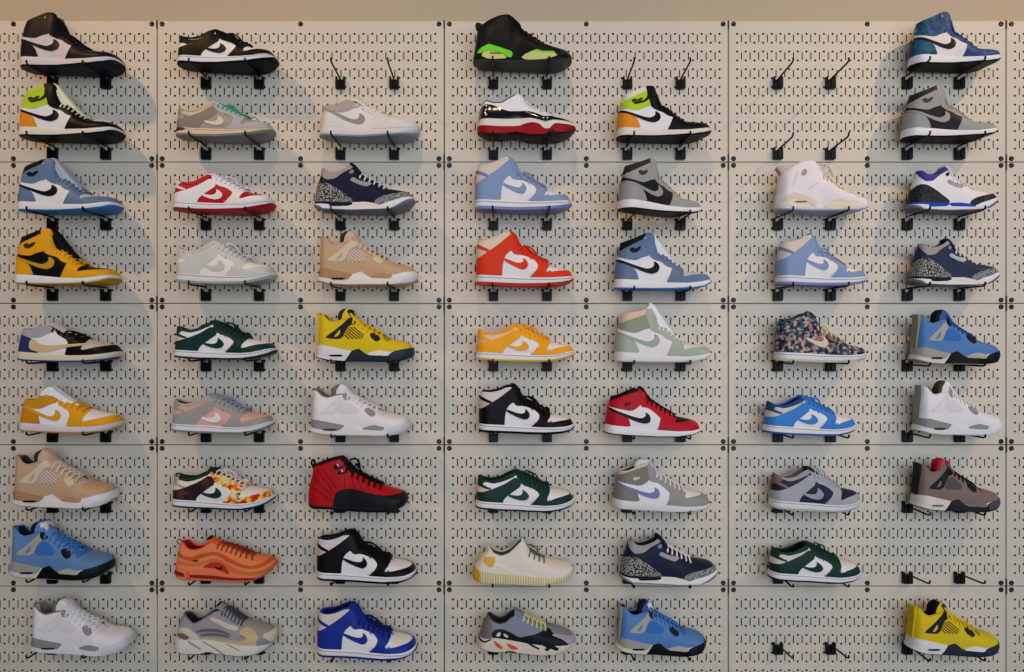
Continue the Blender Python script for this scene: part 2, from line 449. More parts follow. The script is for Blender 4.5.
class Model:
    def __init__(m, D):
        m.D = D; m.wf = D.get('wf', 1.0); m.flare = D.get('flare', 7); m.ribs = D.get('ribs', 0); m.cx = D.get('cx', 0.04)
        m.back = Curve(D['back'], 1); m.front = Curve(D['front'], 1)
        m.x0 = D['back'][0][0]; m.x1 = max(p[0] for p in D['front'])
        m.bot = Curve(D['bot']); m.mid = Curve(D['mid'], win=D.get('midwin', 9)); m.top = Curve(D['top'])
        m.yb = max(p[1] for p in D['bot']); m.open = D['open']
        o = D.get('sole', 13)
        m.rtop, m.rmid = m.top, m.mid
        R = lambda c, dy=0: [(m.x0+m.qof(x, float(c(x))+dy)*(m.x1-m.x0), float(c(x))+dy) for x in np.arange(c.g[0]+30, c.g[-1]-28, 4)]
        rb = m.bot
        def mono(P):
            out = []
            for p in sorted(P):
                if not out or p[0] > out[-1][0]+0.5: out.append(p)
            return out
        m.top = Curve(mono(R(m.rtop)), win=3); m.mid = Curve(mono([(xr-m.cx/DIST*float(half_width((xr-m.x0)/(m.x1-m.x0), m.wf))*0.85, y) for xr, y in R(m.rmid)]), win=3)
        SH_ = lambda P: mono([(xr-m.cx/DIST*float(half_width((xr-m.x0)/(m.x1-m.x0), m.wf))*0.85, y) for xr, y in P])
        m.bot = Curve(SH_(R(rb)), win=3); m.obot = Curve(SH_(R(rb, -o)), win=3)
        m.openr = [m.x0+m.qt(v)*(m.x1-m.x0) for v in m.open]
        m.S = {'U': Surf(m, m.mid, m.top, 'upper'), 'S': Surf(m, m.obot, m.mid, 'mid'), 'O': Surf(m, m.bot, m.obot, 'out')}
        m.parts = []
        m.build()
    def qof(m, x, y):
        b, f = float(m.back(y)), float(m.front(y)); return min(1.0, max(0.0, (x-b)/(f-b)))
    def qt(m, x): return m.qof(x, float(m.rtop(x)))
    def P(m, x, y, z): return ((x-m_cx(m))*U, -z*U, (m.yb-y)*U)
    def add(m, part, key, kind, bm, parent=None):
        if bm is None: return
        m.parts.append((part, key, kind, mesh_auto(part, bm), parent))
    def build(m):
        D = m.D; up = m.S['U']
        m.add('outsole', 'out', 'rubber', capped(m.S['O'], 'outsole'))
        m.add('midsole', 'mid', 'rubber', capped(m.S['S'], 'midsole'))
        bm = sheet(up)
        m.add('upper', 'base', D.get('basekind', 'leather'), bm)
        a, b = m.open
        qa = m.qt(a+30)
        # lining: inner wall and insole
        bm = sheet(up, d=-9, trange=(0.3, 0.985), qrange=(0.012, qa))
        q = th2q(np.linspace(q2th(0.012), q2th(qa), 20)); A = up.off(q, np.full_like(q, .32), 1, -9); B = up.off(q, np.full_like(q, .32), -1, -9)
        va = [bm.verts.new(p) for p in A]; vb = [bm.verts.new(p) for p in B]
        for i in range(19): bm.faces.new((va[i], va[i+1], vb[i+1], vb[i]))
        m.add('lining', 'lining', 'cloth', bm)
        # collar roll
        bm = bmesh.new(); qs = th2q(np.linspace(q2th(m.qt(a)), 0.0, 22)); one = np.full_like(qs, 0.985)
        L = up.off(qs, one, 1, -4); R = up.off(qs, one, -1, -4)
        path = [tuple(p) for p in L]+[tuple(p) for p in R[::-1]][1:]
        tube(bm, path, D.get('roll', 8)*U, 8); m.add('collar', 'roll', 'cloth', bm)
        for pn in D['panels']:
            part, key, sf, poly = pn[:4]; lv = pn[4] if len(pn) > 4 else 1
            kind = pn[5] if len(pn) > 5 else ('leather' if sf == 'U' else 'rubber')
            bm = sheet(m.S[sf], poly=poly, d=3.2*lv)
            if bm is None: continue
            seen, isl = set(), []
            for v in bm.verts:
                if v in seen: continue
                st, comp = [v], []; seen.add(v)
                while st:
                    w = st.pop(); comp.append(w)
                    for e in w.link_edges:
                        u = e.other_vert(w)
                        if u not in seen: seen.add(u); st.append(u)
                isl.append(comp)
            isl = sorted([c for c in isl if len(c) > 5], key=lambda c: sum(v.co.y for v in c)/len(c))
            if len(isl) <= 1: m.add(part, key, kind, bm)
            else:
                groups = [[c for c in isl if sum(v.co.y for v in c) < 0], [c for c in isl if sum(v.co.y for v in c) >= 0]]
                for gr in groups:
                    if not gr: continue
                    nb = bmesh.new(); mp = {}
                    keep = max(gr, key=len)
                    for v in keep: mp[v] = nb.verts.new(v.co)
                    for f in {f for v in keep for f in v.link_faces}:
                        try: nb.faces.new([mp[v] for v in f.verts])
                        except (ValueError, KeyError): pass
                    bmesh.ops.recalc_face_normals(nb, faces=nb.faces)
                    m.add(part, key, kind, nb)
                bm.free()
        # tongue
        T = D.get('tongue')
        if T:
            bm = bmesh.new(); pts = smooth_path([(x, y) for x, y in T['pts']], 4); n = len(pts); hw = T.get('w', 66); thk = T.get('th', 17)
            rings = []
            for i, (x, y) in enumerate(pts):
                f = i/(n-1); w = hw*(0.55+0.45*min(1, f*1.6))*(1 if f < 0.93 else 0.9)
                p, q = pts[max(0, i-1)], pts[min(n-1, i+1)]; dx, dy = q[0]-p[0], q[1]-p[1]; l = math.hypot(dx, dy) or 1; nx, ny = dy/l, -dx/l
                if T.get('flip'): nx, ny = -nx, -ny
                K = 9; ring = []
                for k in range(K):
                    zz = -1+2*k/(K-1); dip = 16*zz*zz
                    ring.append((x+nx*dip, y+ny*dip, w*zz))
                for k in reversed(range(K)):
                    zz = -1+2*k/(K-1); dip = 16*zz*zz+thk*(1-0.5*abs(zz)**3)
                    ring.append((x+nx*dip, y+ny*dip, w*zz))
                rings.append([bm.verts.new(m.P(*r)) for r in ring])
            N = len(rings[0])
            for r0, r1 in zip(rings, rings[1:]):
                for k in range(N): bm.faces.new((r0[k], r0[(k+1) % N], r1[(k+1) % N], r1[k]))
            bm.faces.new(rings[0]); bm.faces.new(rings[-1])
            bmesh.ops.recalc_face_normals(bm, faces=bm.faces)
            m.add('tongue', 'tongue', 'cloth', bm)
        # laces
        Lc = D.get('lace')
        if Lc:
            bm = bmesh.new(); n = Lc[2]; xa, xb = Lc[0], Lc[1]; rr = Lc[3] if len(Lc) > 3 else 7
            tp = m.tongue_y if False else None
            ends = []
            for i in range(n):
                x = xa+(xb-xa)*i/(n-1); y = float(m.rtop(x)); q = m.qt(x)
                slope = float(m.rtop(x+20)-m.rtop(x-20))/40; l = math.hypot(1, slope); nx, ny = slope/l, -1/l
                zt = float(up.z(np.array(q), np.array(0.97)))
                e = 8
                side = [up.off(np.array([q]), np.array([t]), 1, 7)[0] for t in (0.84, 0.93)]
                P3 = [tuple(side[0]), tuple(side[1]), m.P(x+nx*e, y+ny*e, zt*0.85), m.P(x+nx*(e+9), y+ny*(e+9), 0)]
                mir = [(p[0], -p[1], p[2]) for p in P3[:3]][::-1]
                tube(bm, smooth_path(P3+mir, 3), rr*U, 6, 0.8)
                ends.append(((x+nx*(e+2), y+ny*(e+2), zt*0.8), x))
            for (A, xa_), (B, xb_) in zip(ends, ends[1:]):
                for sg in (1, -1):
                    mid = ((A[0]+B[0])/2, (A[1]+B[1])/2-10, 0)
                    tube(bm, smooth_path([m.P(A[0], A[1], A[2]*sg), m.P(*mid), m.P(B[0], B[1], -B[2]*sg)], 3), rr*U, 6, 0.8)
            for pth in D.get('lace_paths', []):
                tube(bm, smooth_path([m.P(*p) for p in pth], 5), rr*U*0.95, 6)
            m.add('laces', 'lace', 'cloth', bm)
        for part, key, kind, pth, r in D.get('tubes', []):
            bm = bmesh.new(); tube(bm, smooth_path([m.P(*p) for p in pth], 5), r*U, 8); m.add(part, key, kind, bm)
        # solid tabs: side-view outline with a thickness
        for part, key, kind, poly, hz in D.get('slabs', []):
            bm = bmesh.new(); P0 = chaikin(poly, 2); rows = []
            for f, sc in ((-1, .8), (-.85, 1), (-.3, 1.04), (.3, 1.04), (.85, 1), (1, .8)):
                cx = sum(p[0] for p in P0)/len(P0); cy = sum(p[1] for p in P0)/len(P0)
                rows.append([bm.verts.new(m.P(cx+(p[0]-cx)*sc, cy+(p[1]-cy)*sc, hz*f)) for p in P0])
            for r0, r1 in zip(rows, rows[1:]):
                for k in range(len(P0)): bm.faces.new((r0[k], r0[(k+1) % len(P0)], r1[(k+1) % len(P0)], r1[k]))
            bm.faces.new(rows[0]); bm.faces.new(rows[-1][::-1]); bmesh.ops.recalc_face_normals(bm, faces=bm.faces)
            m.add(part, key, kind, bm)
        # printed ankle badge etc. are panels too
        allv = np.concatenate([np.array([v.co[:] for v in me.vertices]) for _, _, _, me, _ in m.parts])
        m.verts = allv; m.zmin = allv[:, 2].min(); m.ymax = allv[:, 1].max()
MD = {}
MD['high_basket'] = dict(cx=0.44,    # tall basketball sneaker with padded ankle flap
 back=[(62,600),(64,560),(68,505),(73,420),(85,325),(100,245),(116,185),(128,140)],
 front=[(915,605),(955,575),(963,545),(958,515),(948,495),(944,400)],
 bot=[(62,596),(200,602),(420,606),(620,606),(800,600),(900,582),(962,545)],
 mid=[(68,503),(300,517),(540,540),(750,546),(880,532),(950,510)],
 top=[(126,158),(200,132),(280,98),(345,68),(398,62),(425,95),(440,250),(470,270),(520,282),(570,325),(620,375),(665,402),(710,428),(800,438),(890,448),(930,470),(948,505)],
 open=(350,690), sole=12,
 tongue=dict(pts=[(730,442),(665,400),(600,350),(540,300),(490,240),(455,150),(425,100),(412,88)], w=64, th=30),
 slabs=[('padded_tongue','bigtongue','cloth',[(340,118),(365,82),(396,46),(440,95),(480,155),(520,215),(565,278),(612,338),(655,385),(700,425),(640,410),(560,330),(500,290),(440,260),(400,160)],50)],
 panels=[
  ('ankle_flap','ankle','U',[(100,243),(230,172),(350,104),(385,225),(396,285),(330,302),(270,332),(190,322),(105,292)]),
  ('collar_panel','collar','U',[(100,250),(112,120),(350,30),(352,118),(240,176)],1.4),
  ('heel_counter','heel','U',[(40,530),(60,330),(110,326),(200,368),(268,420),(306,530)]),
  ('toe_box','toebox','U',[(690,500),(690,420),(760,420),(930,430),(930,470),(800,475)],0.6),
  ('toe_overlay','fox','U',[(545,560),(585,470),(602,400),(606,340),(660,380),(700,415),(706,470),(716,490),(745,478),(820,468),(905,462),(960,462),(1000,560)],1.2),
  ('eyestay','eye','U',[(352,40),(440,50),(450,250),(520,262),(570,300),(640,365),(640,402),(600,405),(548,385),(500,342),(440,326),(396,300),(376,225),(352,120)],1.5),
  ('side_logo','swoosh','U',[(95,312),(190,352),(310,396),(380,414),(420,398),(436,374),(430,338),(472,362),(488,400),(474,440),(422,464),(345,444),(230,392),(95,334)],2.1),
  ('flap_trim','trim','U',[(338,74),(356,60),(380,120),(380,205),(336,246),(238,272),(232,256),(320,230),(356,192),(352,120)],2.0),
  ('ankle_badge','badge','U',[(205,222),(240,206),(262,222),(298,196),(318,206),(296,238),(266,258),(226,258)],2.2),
 ], lace=(470,680,7,7))
MD['high_basket_loose'] = dict(cx=0.44,    # tall basketball sneaker with padded ankle flap
 back=[(62,600),(64,560),(68,505),(73,420),(85,325),(100,245),(116,185),(128,140)],
 front=[(915,605),(955,575),(963,545),(958,515),(948,495),(944,400)],
 bot=[(62,596),(200,602),(420,606),(620,606),(800,600),(900,582),(962,545)],
 mid=[(68,503),(300,517),(540,540),(750,546),(880,532),(950,510)],
 top=[(126,152),(200,142),(280,126),(345,106),(405,108),(425,140),(437,255),(470,270),(520,282),(570,325),(620,375),(665,402),(710,428),(800,438),(890,448),(930,470),(948,505)],
 open=(350,690), sole=12,
 tongue=dict(pts=[(730,442),(665,400),(600,350),(540,300),(490,240),(455,150),(425,100),(412,88)], w=64, th=30),
 slabs=[('padded_tongue','bigtongue','cloth',[(340,118),(365,82),(396,46),(440,95),(480,155),(520,215),(565,278),(612,338),(655,385),(700,425),(640,410),(560,330),(500,290),(440,260),(400,160)],50)],
 panels=[
  ('ankle_flap','ankle','U',[(100,243),(230,190),(350,140),(385,235),(396,285),(330,302),(270,332),(190,322),(105,292)]),
  ('collar_panel','collar','U',[(100,250),(118,130),(350,90),(352,160),(250,192)],1.4),
  ('heel_counter','heel','U',[(40,530),(60,330),(110,326),(200,368),(268,420),(306,530)]),
  ('toe_box','toebox','U',[(690,500),(690,420),(760,420),(930,430),(930,470),(800,475)],0.6),
  ('toe_overlay','fox','U',[(545,560),(585,470),(602,400),(606,340),(660,380),(700,415),(706,470),(716,490),(745,478),(820,468),(905,462),(960,462),(1000,560)],1.2),
  ('eyestay','eye','U',[(352,90),(430,90),(448,250),(520,262),(570,300),(640,365),(640,402),(600,405),(548,385),(500,342),(440,326),(396,300),(376,235),(352,150)],1.5),
  ('side_logo','swoosh','U',[(95,312),(190,352),(310,396),(380,414),(420,398),(436,374),(430,338),(472,362),(488,400),(474,440),(422,464),(345,444),(230,392),(95,334)],2.1),
  ('ankle_badge','badge','U',[(215,232),(245,222),(262,240),(292,222),(304,240),(280,262),(250,270),(222,256)],2.2),
 ], lace=(470,680,7,7))
MD['mid_basket'] = dict(cx=0.42,
 back=[(46,530),(50,455),(58,412),(68,320),(84,240),(100,190),(112,130)],
 front=[(915,530),(952,505),(960,480),(955,460),(942,442),(938,360)],
 bot=[(48,497),(300,520),(560,530),(750,525),(880,508),(957,480)],
 mid=[(58,410),(300,432),(540,457),(750,467),(880,462),(945,452)],
 top=[(112,150),(180,140),(260,105),(335,68),(395,66),(430,90),(438,160),(500,200),(560,245),(620,282),(690,322),(740,345),(860,372),(920,395),(940,440)],
 open=(350,710), sole=10,
 tongue=dict(pts=[(760,360),(690,325),(620,280),(540,225),(480,170),(440,100),(400,52),(375,46)], w=72, th=34),
 panels=[
  ('ankle_flap','ankle','U',[(85,245),(104,185),(150,166),(250,118),(388,62),(400,200),(376,240),(310,282),(200,262),(92,238)]),
  ('collar_panel','collar','U',[(95,196),(105,120),(300,50),(420,30),(412,72),(368,88),(250,132),(150,170)],1.4),
  ('heel_counter','heel','U',[(30,440),(60,240),(100,246),(200,290),(275,335),(312,440)]),
  ('toe_box','toebox','U',[(700,400),(690,320),(760,320),(880,350),(880,375),(780,388)],0.6),
  ('toe_overlay','fox','U',[(545,480),(575,400),(580,345),(560,270),(620,290),(700,330),(725,350),(715,392),(790,384),(870,378),(960,378),(1000,480)],1.2),
  ('eyestay','eye','U',[(366,60),(440,60),(440,160),(500,195),(560,235),(620,272),(690,315),(640,350),(580,345),(520,290),(460,250),(398,240),(382,190)],1.5),
  ('side_logo','swoosh','U',[(92,242),(200,288),(330,335),(400,350),(430,338),(445,318),(436,288),(480,320),(491,360),(476,394),(430,402),(350,380),(250,335),(92,264)],2.1),
  ('ankle_badge','badge','U',[(235,215),(260,190),(275,205),(300,188),(305,205),(270,228),(245,230)],2.2),
 ], slabs=[('padded_tongue','midtongue','cloth',[(238,118),(262,58),(300,38),(380,42),(418,92),(400,120),(320,126)],46)],
 lace=(445,690,7,8))
MD['high_court'] = dict(
 back=[(80,575),(78,545),(78,510),(82,470),(85,330),(90,250),(95,190),(118,135)],
 front=[(925,560),(965,530),(974,510),(968,490),(952,480),(946,400)],
 bot=[(80,552),(300,562),(500,570),(700,570),(850,560),(930,542),(974,512)],
 mid=[(82,468),(330,480),(560,494),(750,497),(880,490),(950,478)],
 top=[(118,146),(200,148),(270,130),(330,97),(385,85),(430,105),(455,170),(470,240),(540,255),(600,292),(680,332),(735,362),(752,385),(850,408),(920,424),(945,450),(952,480)],
 open=(370,725), sole=24,
 tongue=dict(pts=[(760,385),(700,345),(620,295),(540,240),(490,190),(455,120),(420,80),(385,66)], w=72, th=32),
 panels=[
  ('heel_lower','heellow','U',[(60,330),(80,225),(185,268),(135,308),(95,328)],0.7),
  ('ankle_panel','ankle','U',[(80,215),(85,190),(110,130),(270,110),(350,80),(382,128),(290,200),(214,255)],0.7),
  ('heel_strap','strap','U',[(85,188),(108,200),(215,252),(200,275),(108,232),(85,222)],1.5),
  ('heel_counter','heel','U',[(50,490),(60,330),(120,316),(205,258),(290,200),(378,124),(400,100),(442,110),(450,180),(440,290),(404,250),(350,300),(328,380),(322,500)],1.1),
  ('collar_band','collar','U',[(105,150),(110,120),(270,100),(360,70),(440,60),(440,120),(350,102),(270,142),(200,156)],1.6),
  ('toe_overlay','fox','U',[(430,110),(470,160),(540,235),(610,280),(700,330),(748,355),(742,395),(708,442),(735,452),(850,436),(930,430),(1000,440),(1000,520),(555,510),(632,430),(646,380),(600,330),(500,292),(430,292),(400,250),(425,190)],1.3),
  ('side_logo','swoosh','U',[(340,322),(440,362),(490,368),(516,350),(508,318),(542,346),(556,382),(540,416),(508,427),(450,408),(342,348)],2.1),
 ('stitch_line','stitch','S',[(80,484),(330,497),(560,510),(750,513),(880,506),(960,490),(960,497),(880,513),(750,520),(560,517),(330,504),(80,491)],0.5),
 ], lace=(465,725,7,9), lace_paths=[[(480,235,-10),(510,210,-25),(560,225,-45),(610,275,-50),(570,285,-50)],[(490,240,10),(540,205,10),(600,235,-10),(640,290,-35)],[(690,335,-10),(715,318,-20),(742,345,-20)]])
MD['low_court'] = dict(
 back=[(50,560),(50,515),(56,470),(63,430),(68,350),(76,290),(80,240),(86,180)],
 front=[(915,550),(960,500),(981,468),(978,445),(957,430),(950,370)],
 bot=[(50,520),(300,542),(560,548),(740,546),(860,522),(940,496),(981,465)],
 mid=[(60,440),(310,457),(560,472),(700,476),(800,468),(880,450),(955,428)],
 top=[(86,196),(140,228),(210,242),(290,222),(350,182),(400,158),(470,168),(520,195),(600,242),(680,287),(732,308),(745,335),(800,345),(920,370),(945,400),(957,430)],
 open=(410,720), sole=20,
 tongue=dict(pts=[(750,325),(690,290),(600,235),(540,195),(490,160),(450,135),(405,132)], w=74, th=30),
 panels=[
  ('heel_lower','heellow','U',[(50,360),(60,285),(85,288),(190,325),(130,352)],0.7),
  ('ankle_panel','ankle','U',[(110,280),(150,246),(220,275),(300,258),(420,185),(436,200),(330,272),(222,322)],0.7),
  ('heel_tab','strap','U',[(60,292),(70,170),(150,222),(205,240),(170,250),(150,250),(120,274),(215,318),(190,328),(85,290)],1.4),
  ('collar_band','collar','U',[(140,215),(210,228),(290,210),(350,165),(430,140),(432,190),(300,250),(220,268),(150,246)],1.5),
  ('heel_counter','heel','U',[(40,470),(50,362),(130,350),(222,318),(330,268),(436,192),(492,278),(385,362),(325,415),(306,475)],1.1),
  ('toe_overlay','fox','U',[(430,150),(470,150),(520,180),(600,228),(680,272),(745,300),(742,345),(710,418),(730,430),(800,402),(900,383),(1000,375),(1000,480),(550,490),(622,410),(652,362),(590,310),(492,278),(436,200)],1.3),
  ('side_logo','swoosh','U',[(365,370),(440,385),(480,376),(497,350),(490,318),(532,346),(556,385),(536,420),(490,432),(430,420),(365,392)],2.1),
 ('sole_patch','patchsole','S',[(40,440),(180,452),(182,480),(60,484)],1.0),
 ('stitch_line','stitch','S',[(64,454),(310,471),(560,486),(700,490),(800,482),(965,440),(965,447),(800,489),(700,497),(560,493),(310,478),(64,461)],0.5),
 ], lace=(480,725,7,9), lace_paths=[[(505,185,-10),(525,158,-25),(565,172,-45),(600,225,-50),(570,235,-50)],[(520,190,10),(560,165,10),(610,190,-10),(640,245,-30)],[(690,285,-10),(712,268,-20),(738,290,-20)]],
 tubes=[('cord','cord','cloth',[(300,235,-85),(360,232,-82),(430,222,-70),(480,205,-60)],9),('cord','cord','cloth',[(455,180,-72),(475,160,-72),(505,165,-70),(520,192,-72),(500,215,-76),(470,212,-76),(455,185,-72)],8),('cord','cord','cloth',[(510,190,-60),(560,240,-85),(590,330,-118),(660,320,-112),(760,270,-60),(810,320,-60)],7)])
MD['low_basket'] = dict(cx=-1.26,
 back=[(25,530),(25,490),(28,450),(38,412),(50,350),(60,290),(75,230),(95,180)],
 front=[(930,520),(985,470),(1004,438),(1001,410),(988,400),(980,340)],
 bot=[(25,492),(100,505),(400,515),(640,512),(850,496),(950,470),(1004,435)],
 mid=[(35,413),(220,430),(480,450),(700,446),(850,430),(990,403)],
 top=[(95,198),(150,202),(210,206),(250,182),(320,154),(370,168),(430,202),(500,232),(560,240),(620,262),(690,292),(740,305),(800,322),(900,344),(965,356),(990,400)],
 open=(320,690), sole=14,
 tongue=dict(pts=[(720,300),(650,275),(580,240),(500,200),(440,160),(395,138),(350,134)], w=70, th=30),
 slabs=[('padded_tongue','lowtongue','cloth',[(248,168),(260,132),(300,98),(342,74),(380,92),(430,135),(500,186),(580,230),(640,262),(560,262),(480,235),(420,208),(360,185),(300,175)],54)],
 panels=[
  ('collar_panel','collar','U',[(70,245),(85,170),(210,185),(320,130),(375,150),(392,222),(330,240),(240,282),(170,285),(100,262)],1.2),
  ('heel_counter','heel','U',[(20,440),(50,240),(100,262),(222,318),(206,350),(226,440)]),
  ('toe_box','toebox','U',[(630,410),(640,380),(700,280),(800,300),(980,340),(980,360),(740,385)],0.6),
  ('toe_overlay','fox','U',[(474,470),(520,340),(505,290),(560,225),(620,250),(705,288),(640,378),(648,402),(740,380),(880,358),(960,352),(1020,352),(1030,470)],1.2),
  ('eyestay','eye','U',[(370,150),(430,186),(500,215),(580,238),(580,300),(525,345),(500,300),(440,272),(392,235)],1.5),
  ('side_logo','swoosh','U',[(78,246),(200,308),(300,354),(350,354),(380,330),(374,290),(415,312),(431,350),(410,386),(370,402),(280,376),(200,345),(85,272)],2.1),
 ('reverse_logo','revlogo','U',[(142,319),(136,392),(240,424),(360,410),(491,376),(676,356),(698,338),(491,347),(360,358),(251,348),(175,290)],1.9),
 ], lace=(410,690,6,9))
MD['elephant_trim'] = dict(cx=0.46,
 back=[(46,585),(45,530),(52,495),(58,450),(68,370),(84,300),(108,220),(122,140)],
 front=[(880,585),(945,525),(963,480),(955,455),(938,430),(925,380)],
 bot=[(45,535),(150,572),(400,586),(700,588),(800,578),(870,556),(930,520),(963,480)],
 mid=[(55,488),(200,500),(430,505),(560,505),(640,520),(700,540),(760,510),(860,478),(948,440)],
 top=[(122,150),(150,152),(190,192),(250,198),(310,178),(360,152),(395,118),(440,150),(480,222),(560,268),(620,302),(690,345),(780,362),(880,382),(925,410),(945,440)],
 open=(385,680), sole=9,
 tongue=dict(pts=[(710,352),(630,310),(560,262),(500,215),(455,150),(425,112),(400,92)], w=80, th=30),
 panels=[
  ('collar_panel','collar','U',[(118,165),(122,130),(190,175),(250,182),(330,160),(395,95),(440,140),(420,160),(330,212),(270,268),(190,275),(145,232)],1.0),
  ('heel_panel','eleph','U',[(40,480),(60,370),(125,303),(200,308),(300,368),(445,482),(440,510),(40,500)],1.2),
  ('toe_guard','eleph2','U',[(638,530),(665,480),(710,455),(800,430),(890,410),(980,395),(990,460),(760,530),(700,560)],1.2),
  ('eyestay','eye','U',[(410,288),(430,250),(500,290),(590,308),(604,322),(562,352),(500,330)],1.3),
  ('heel_clip','heelclip','S',[(30,470),(430,480),(442,540),(235,546),(230,524),(160,518),(40,505)],1.0),
  ('side_tint','midtint','S',[(444,480),(560,480),(700,535),(705,556),(560,548),(446,540)],0.5),
  ('outsole_toe','out','S',[(740,600),(850,540),(930,480),(1000,440),(1000,520),(880,600)],0.9),
  ('outsole_heel','out','S',[(20,505),(60,512),(160,545),(185,600),(20,600)],0.9),
  ('eyelet_button','badge','U',[(400,190),(425,175),(440,195),(425,222),(400,215)],2.2),
 ], lace=(480,690,6,8))
MD['winged'] = dict(cx=-0.41,
 back=[(62,585),(60,535),(78,500),(86,440),(92,380),(95,300),(103,210),(96,110)],
 front=[(905,585),(960,550),(981,510),(980,480),(970,452),(945,390)],
 bot=[(60,538),(180,570),(320,580),(560,580),(720,582),(880,568),(940,545),(981,508)],
 mid=[(88,425),(150,425),(270,452),(400,480),(470,455),(540,512),(600,485),(660,470),(740,490),(860,465),(972,448)],
 top=[(96,128),(150,128),(200,186),(240,204),(290,192),(330,178),(400,168),(460,192),(540,250),(620,292),(700,335),(770,366),(860,386),(940,408),(970,450)],
 open=(385,740), sole=9, midwin=15,
 tongue=dict(pts=[(745,358),(680,322),(600,275),(520,225),(470,170),(445,140),(425,110)], w=72, th=34),
 panels=[
  ('side_mesh','net','U',[(370,256),(430,248),(480,285),(522,330),(500,368),(325,362)],0.8,'cloth'),
  ('lace_wing','wing','U',[(155,352),(280,262),(400,150),(440,165),(432,215),(370,250),(312,368),(200,362)],1.3),
  ('wing_window','base','U',[(238,348),(302,272),(296,320),(268,344)],2.0),
  ('lace_lock','lock','U',[(570,318),(620,310),(650,338),(670,372),(632,394),(584,358)],1.6),
  ('toe_mesh','net2','U',[(690,345),(730,345),(772,370),(712,392)],0.9,'cloth'),
  ('top_lock','wing','U',[(376,165),(405,148),(446,172),(440,226),(395,234),(372,200)],1.9),
  ('heel_midsole','heelmid','S',[(60,400),(150,400),(402,470),(330,540),(60,500)],0.8),
  ('arch_wedge','wedge','S',[(318,600),(385,505),(420,450),(485,430),(545,520),(640,522),(738,526),(760,495),(860,455),(1010,430),(1010,520),(900,600)],1.3),
  ('forefoot_insert','insert','S',[(540,514),(600,480),(650,458),(712,458),(748,490),(735,522),(640,520)],2.0),
  ('toe_bumper','bumper','S',[(755,500),(860,462),(1010,430),(1010,530),(860,560),(770,560)],2.0),
  ('air_window','window','S',[(190,513),(322,513),(312,532),(200,530)],1.6),
 ],
 slabs=[('tongue_top','tongue','cloth',[(300,190),(298,125),(328,90),(372,74),(420,106),(450,165),(460,195),(400,185),(340,190)],54),
        ('tongue_lining','tonguein','cloth',[(288,200),(284,140),(300,104),(332,82),(366,74),(350,100),(330,130),(320,200)],56),
        ('tongue_tag','tag','cloth',[(366,96),(408,82),(452,162),(420,182),(388,132)],62)],
 lace=(430,690,7,9))
MD['quilted'] = dict(cx=-0.43,
 back=[(70,600),(55,550),(51,510),(55,440),(75,330),(95,250),(110,190),(124,140)],
 front=[(915,600),(975,560),(1001,515),(998,488),(972,440),(950,400)],
 bot=[(60,566),(100,580),(250,580),(320,597),(600,602),(800,602),(900,585),(960,560),(1001,512)],
 mid=[(52,542),(250,560),(300,556),(420,552),(860,550),(940,530),(998,490)],
 top=[(124,152),(200,118),(290,88),(370,72),(400,85),(440,152),(480,207),(560,252),(640,302),(740,348),(830,382),(950,420),(985,458),(999,490)],
 open=(370,760), sole=16,
 tongue=dict(pts=[(780,362),(700,328),(600,275),(520,225),(460,160),(420,90),(375,62)], w=72, th=28),
 panels=[
  ('collar_band','collar','U',[(110,165),(115,130),(280,70),(390,50),(430,90),(405,110),(370,88),(290,102),(200,135)],1.4),
  ('mudguard','fox','U',[(285,600),(295,480),(322,412),(370,382),(440,375),(520,380),(650,420),(800,440),(960,428),(1020,480),(1020,600)],1.6),
  ('heel_trim','heellow','U',[(20,580),(30,530),(150,548),(290,556),(290,600)],1.2),
  ('quilt_seam','seam','U',[(150,200),(156,198),(300,400),(296,404)],1.0),
  ('quilt_seam','seam','U',[(190,170),(196,168),(330,380),(325,382)],1.0),
  ('quilt_seam','seam','U',[(110,260),(114,256),(290,440),(287,445)],1.0),
  ('quilt_seam','seam','U',[(80,350),(84,346),(280,490),(278,495)],1.0),
  ('quilt_seam','seam','U',[(400,240),(405,240),(405,375),(400,375)],1.0),
  ('quilt_seam','seam','U',[(460,250),(465,250),(500,378),(495,378)],1.0),
  ('quilt_seam','seam','U',[(520,270),(525,270),(575,395),(570,395)],1.0),
  ('quilt_seam','seam','U',[(590,300),(595,300),(650,418),(645,418)],1.0),
  ('lace_lock','lock','U',[(290,165),(330,125),(350,165),(390,150),(410,160),(345,180),(330,190)],1.6),
  ('lace_lock','lock','U',[(325,232),(370,180),(390,215),(440,205),(400,235)],1.6),
  ('eyelet','eyelet','U',[(330,130),(345,130),(352,158),(342,160)],2.6),
  ('eyelet','eyelet','U',[(368,185),(385,190),(388,215),(372,210)],2.6),
 ],
 tubes=[('pull_loop','collar','cloth',[(112,210,0),(100,170,0),(86,135,0),(100,108,0),(118,125,0),(120,165,0)],11)],
 lace=(440,750,7,10), lace_paths=[[(440,150,-20),(455,110,-25),(500,102,-30),(530,140,-34),(540,215,-38),(560,245,-40)],[(450,160,10),(480,190,-20),(510,150,-40),(520,200,-42)]])
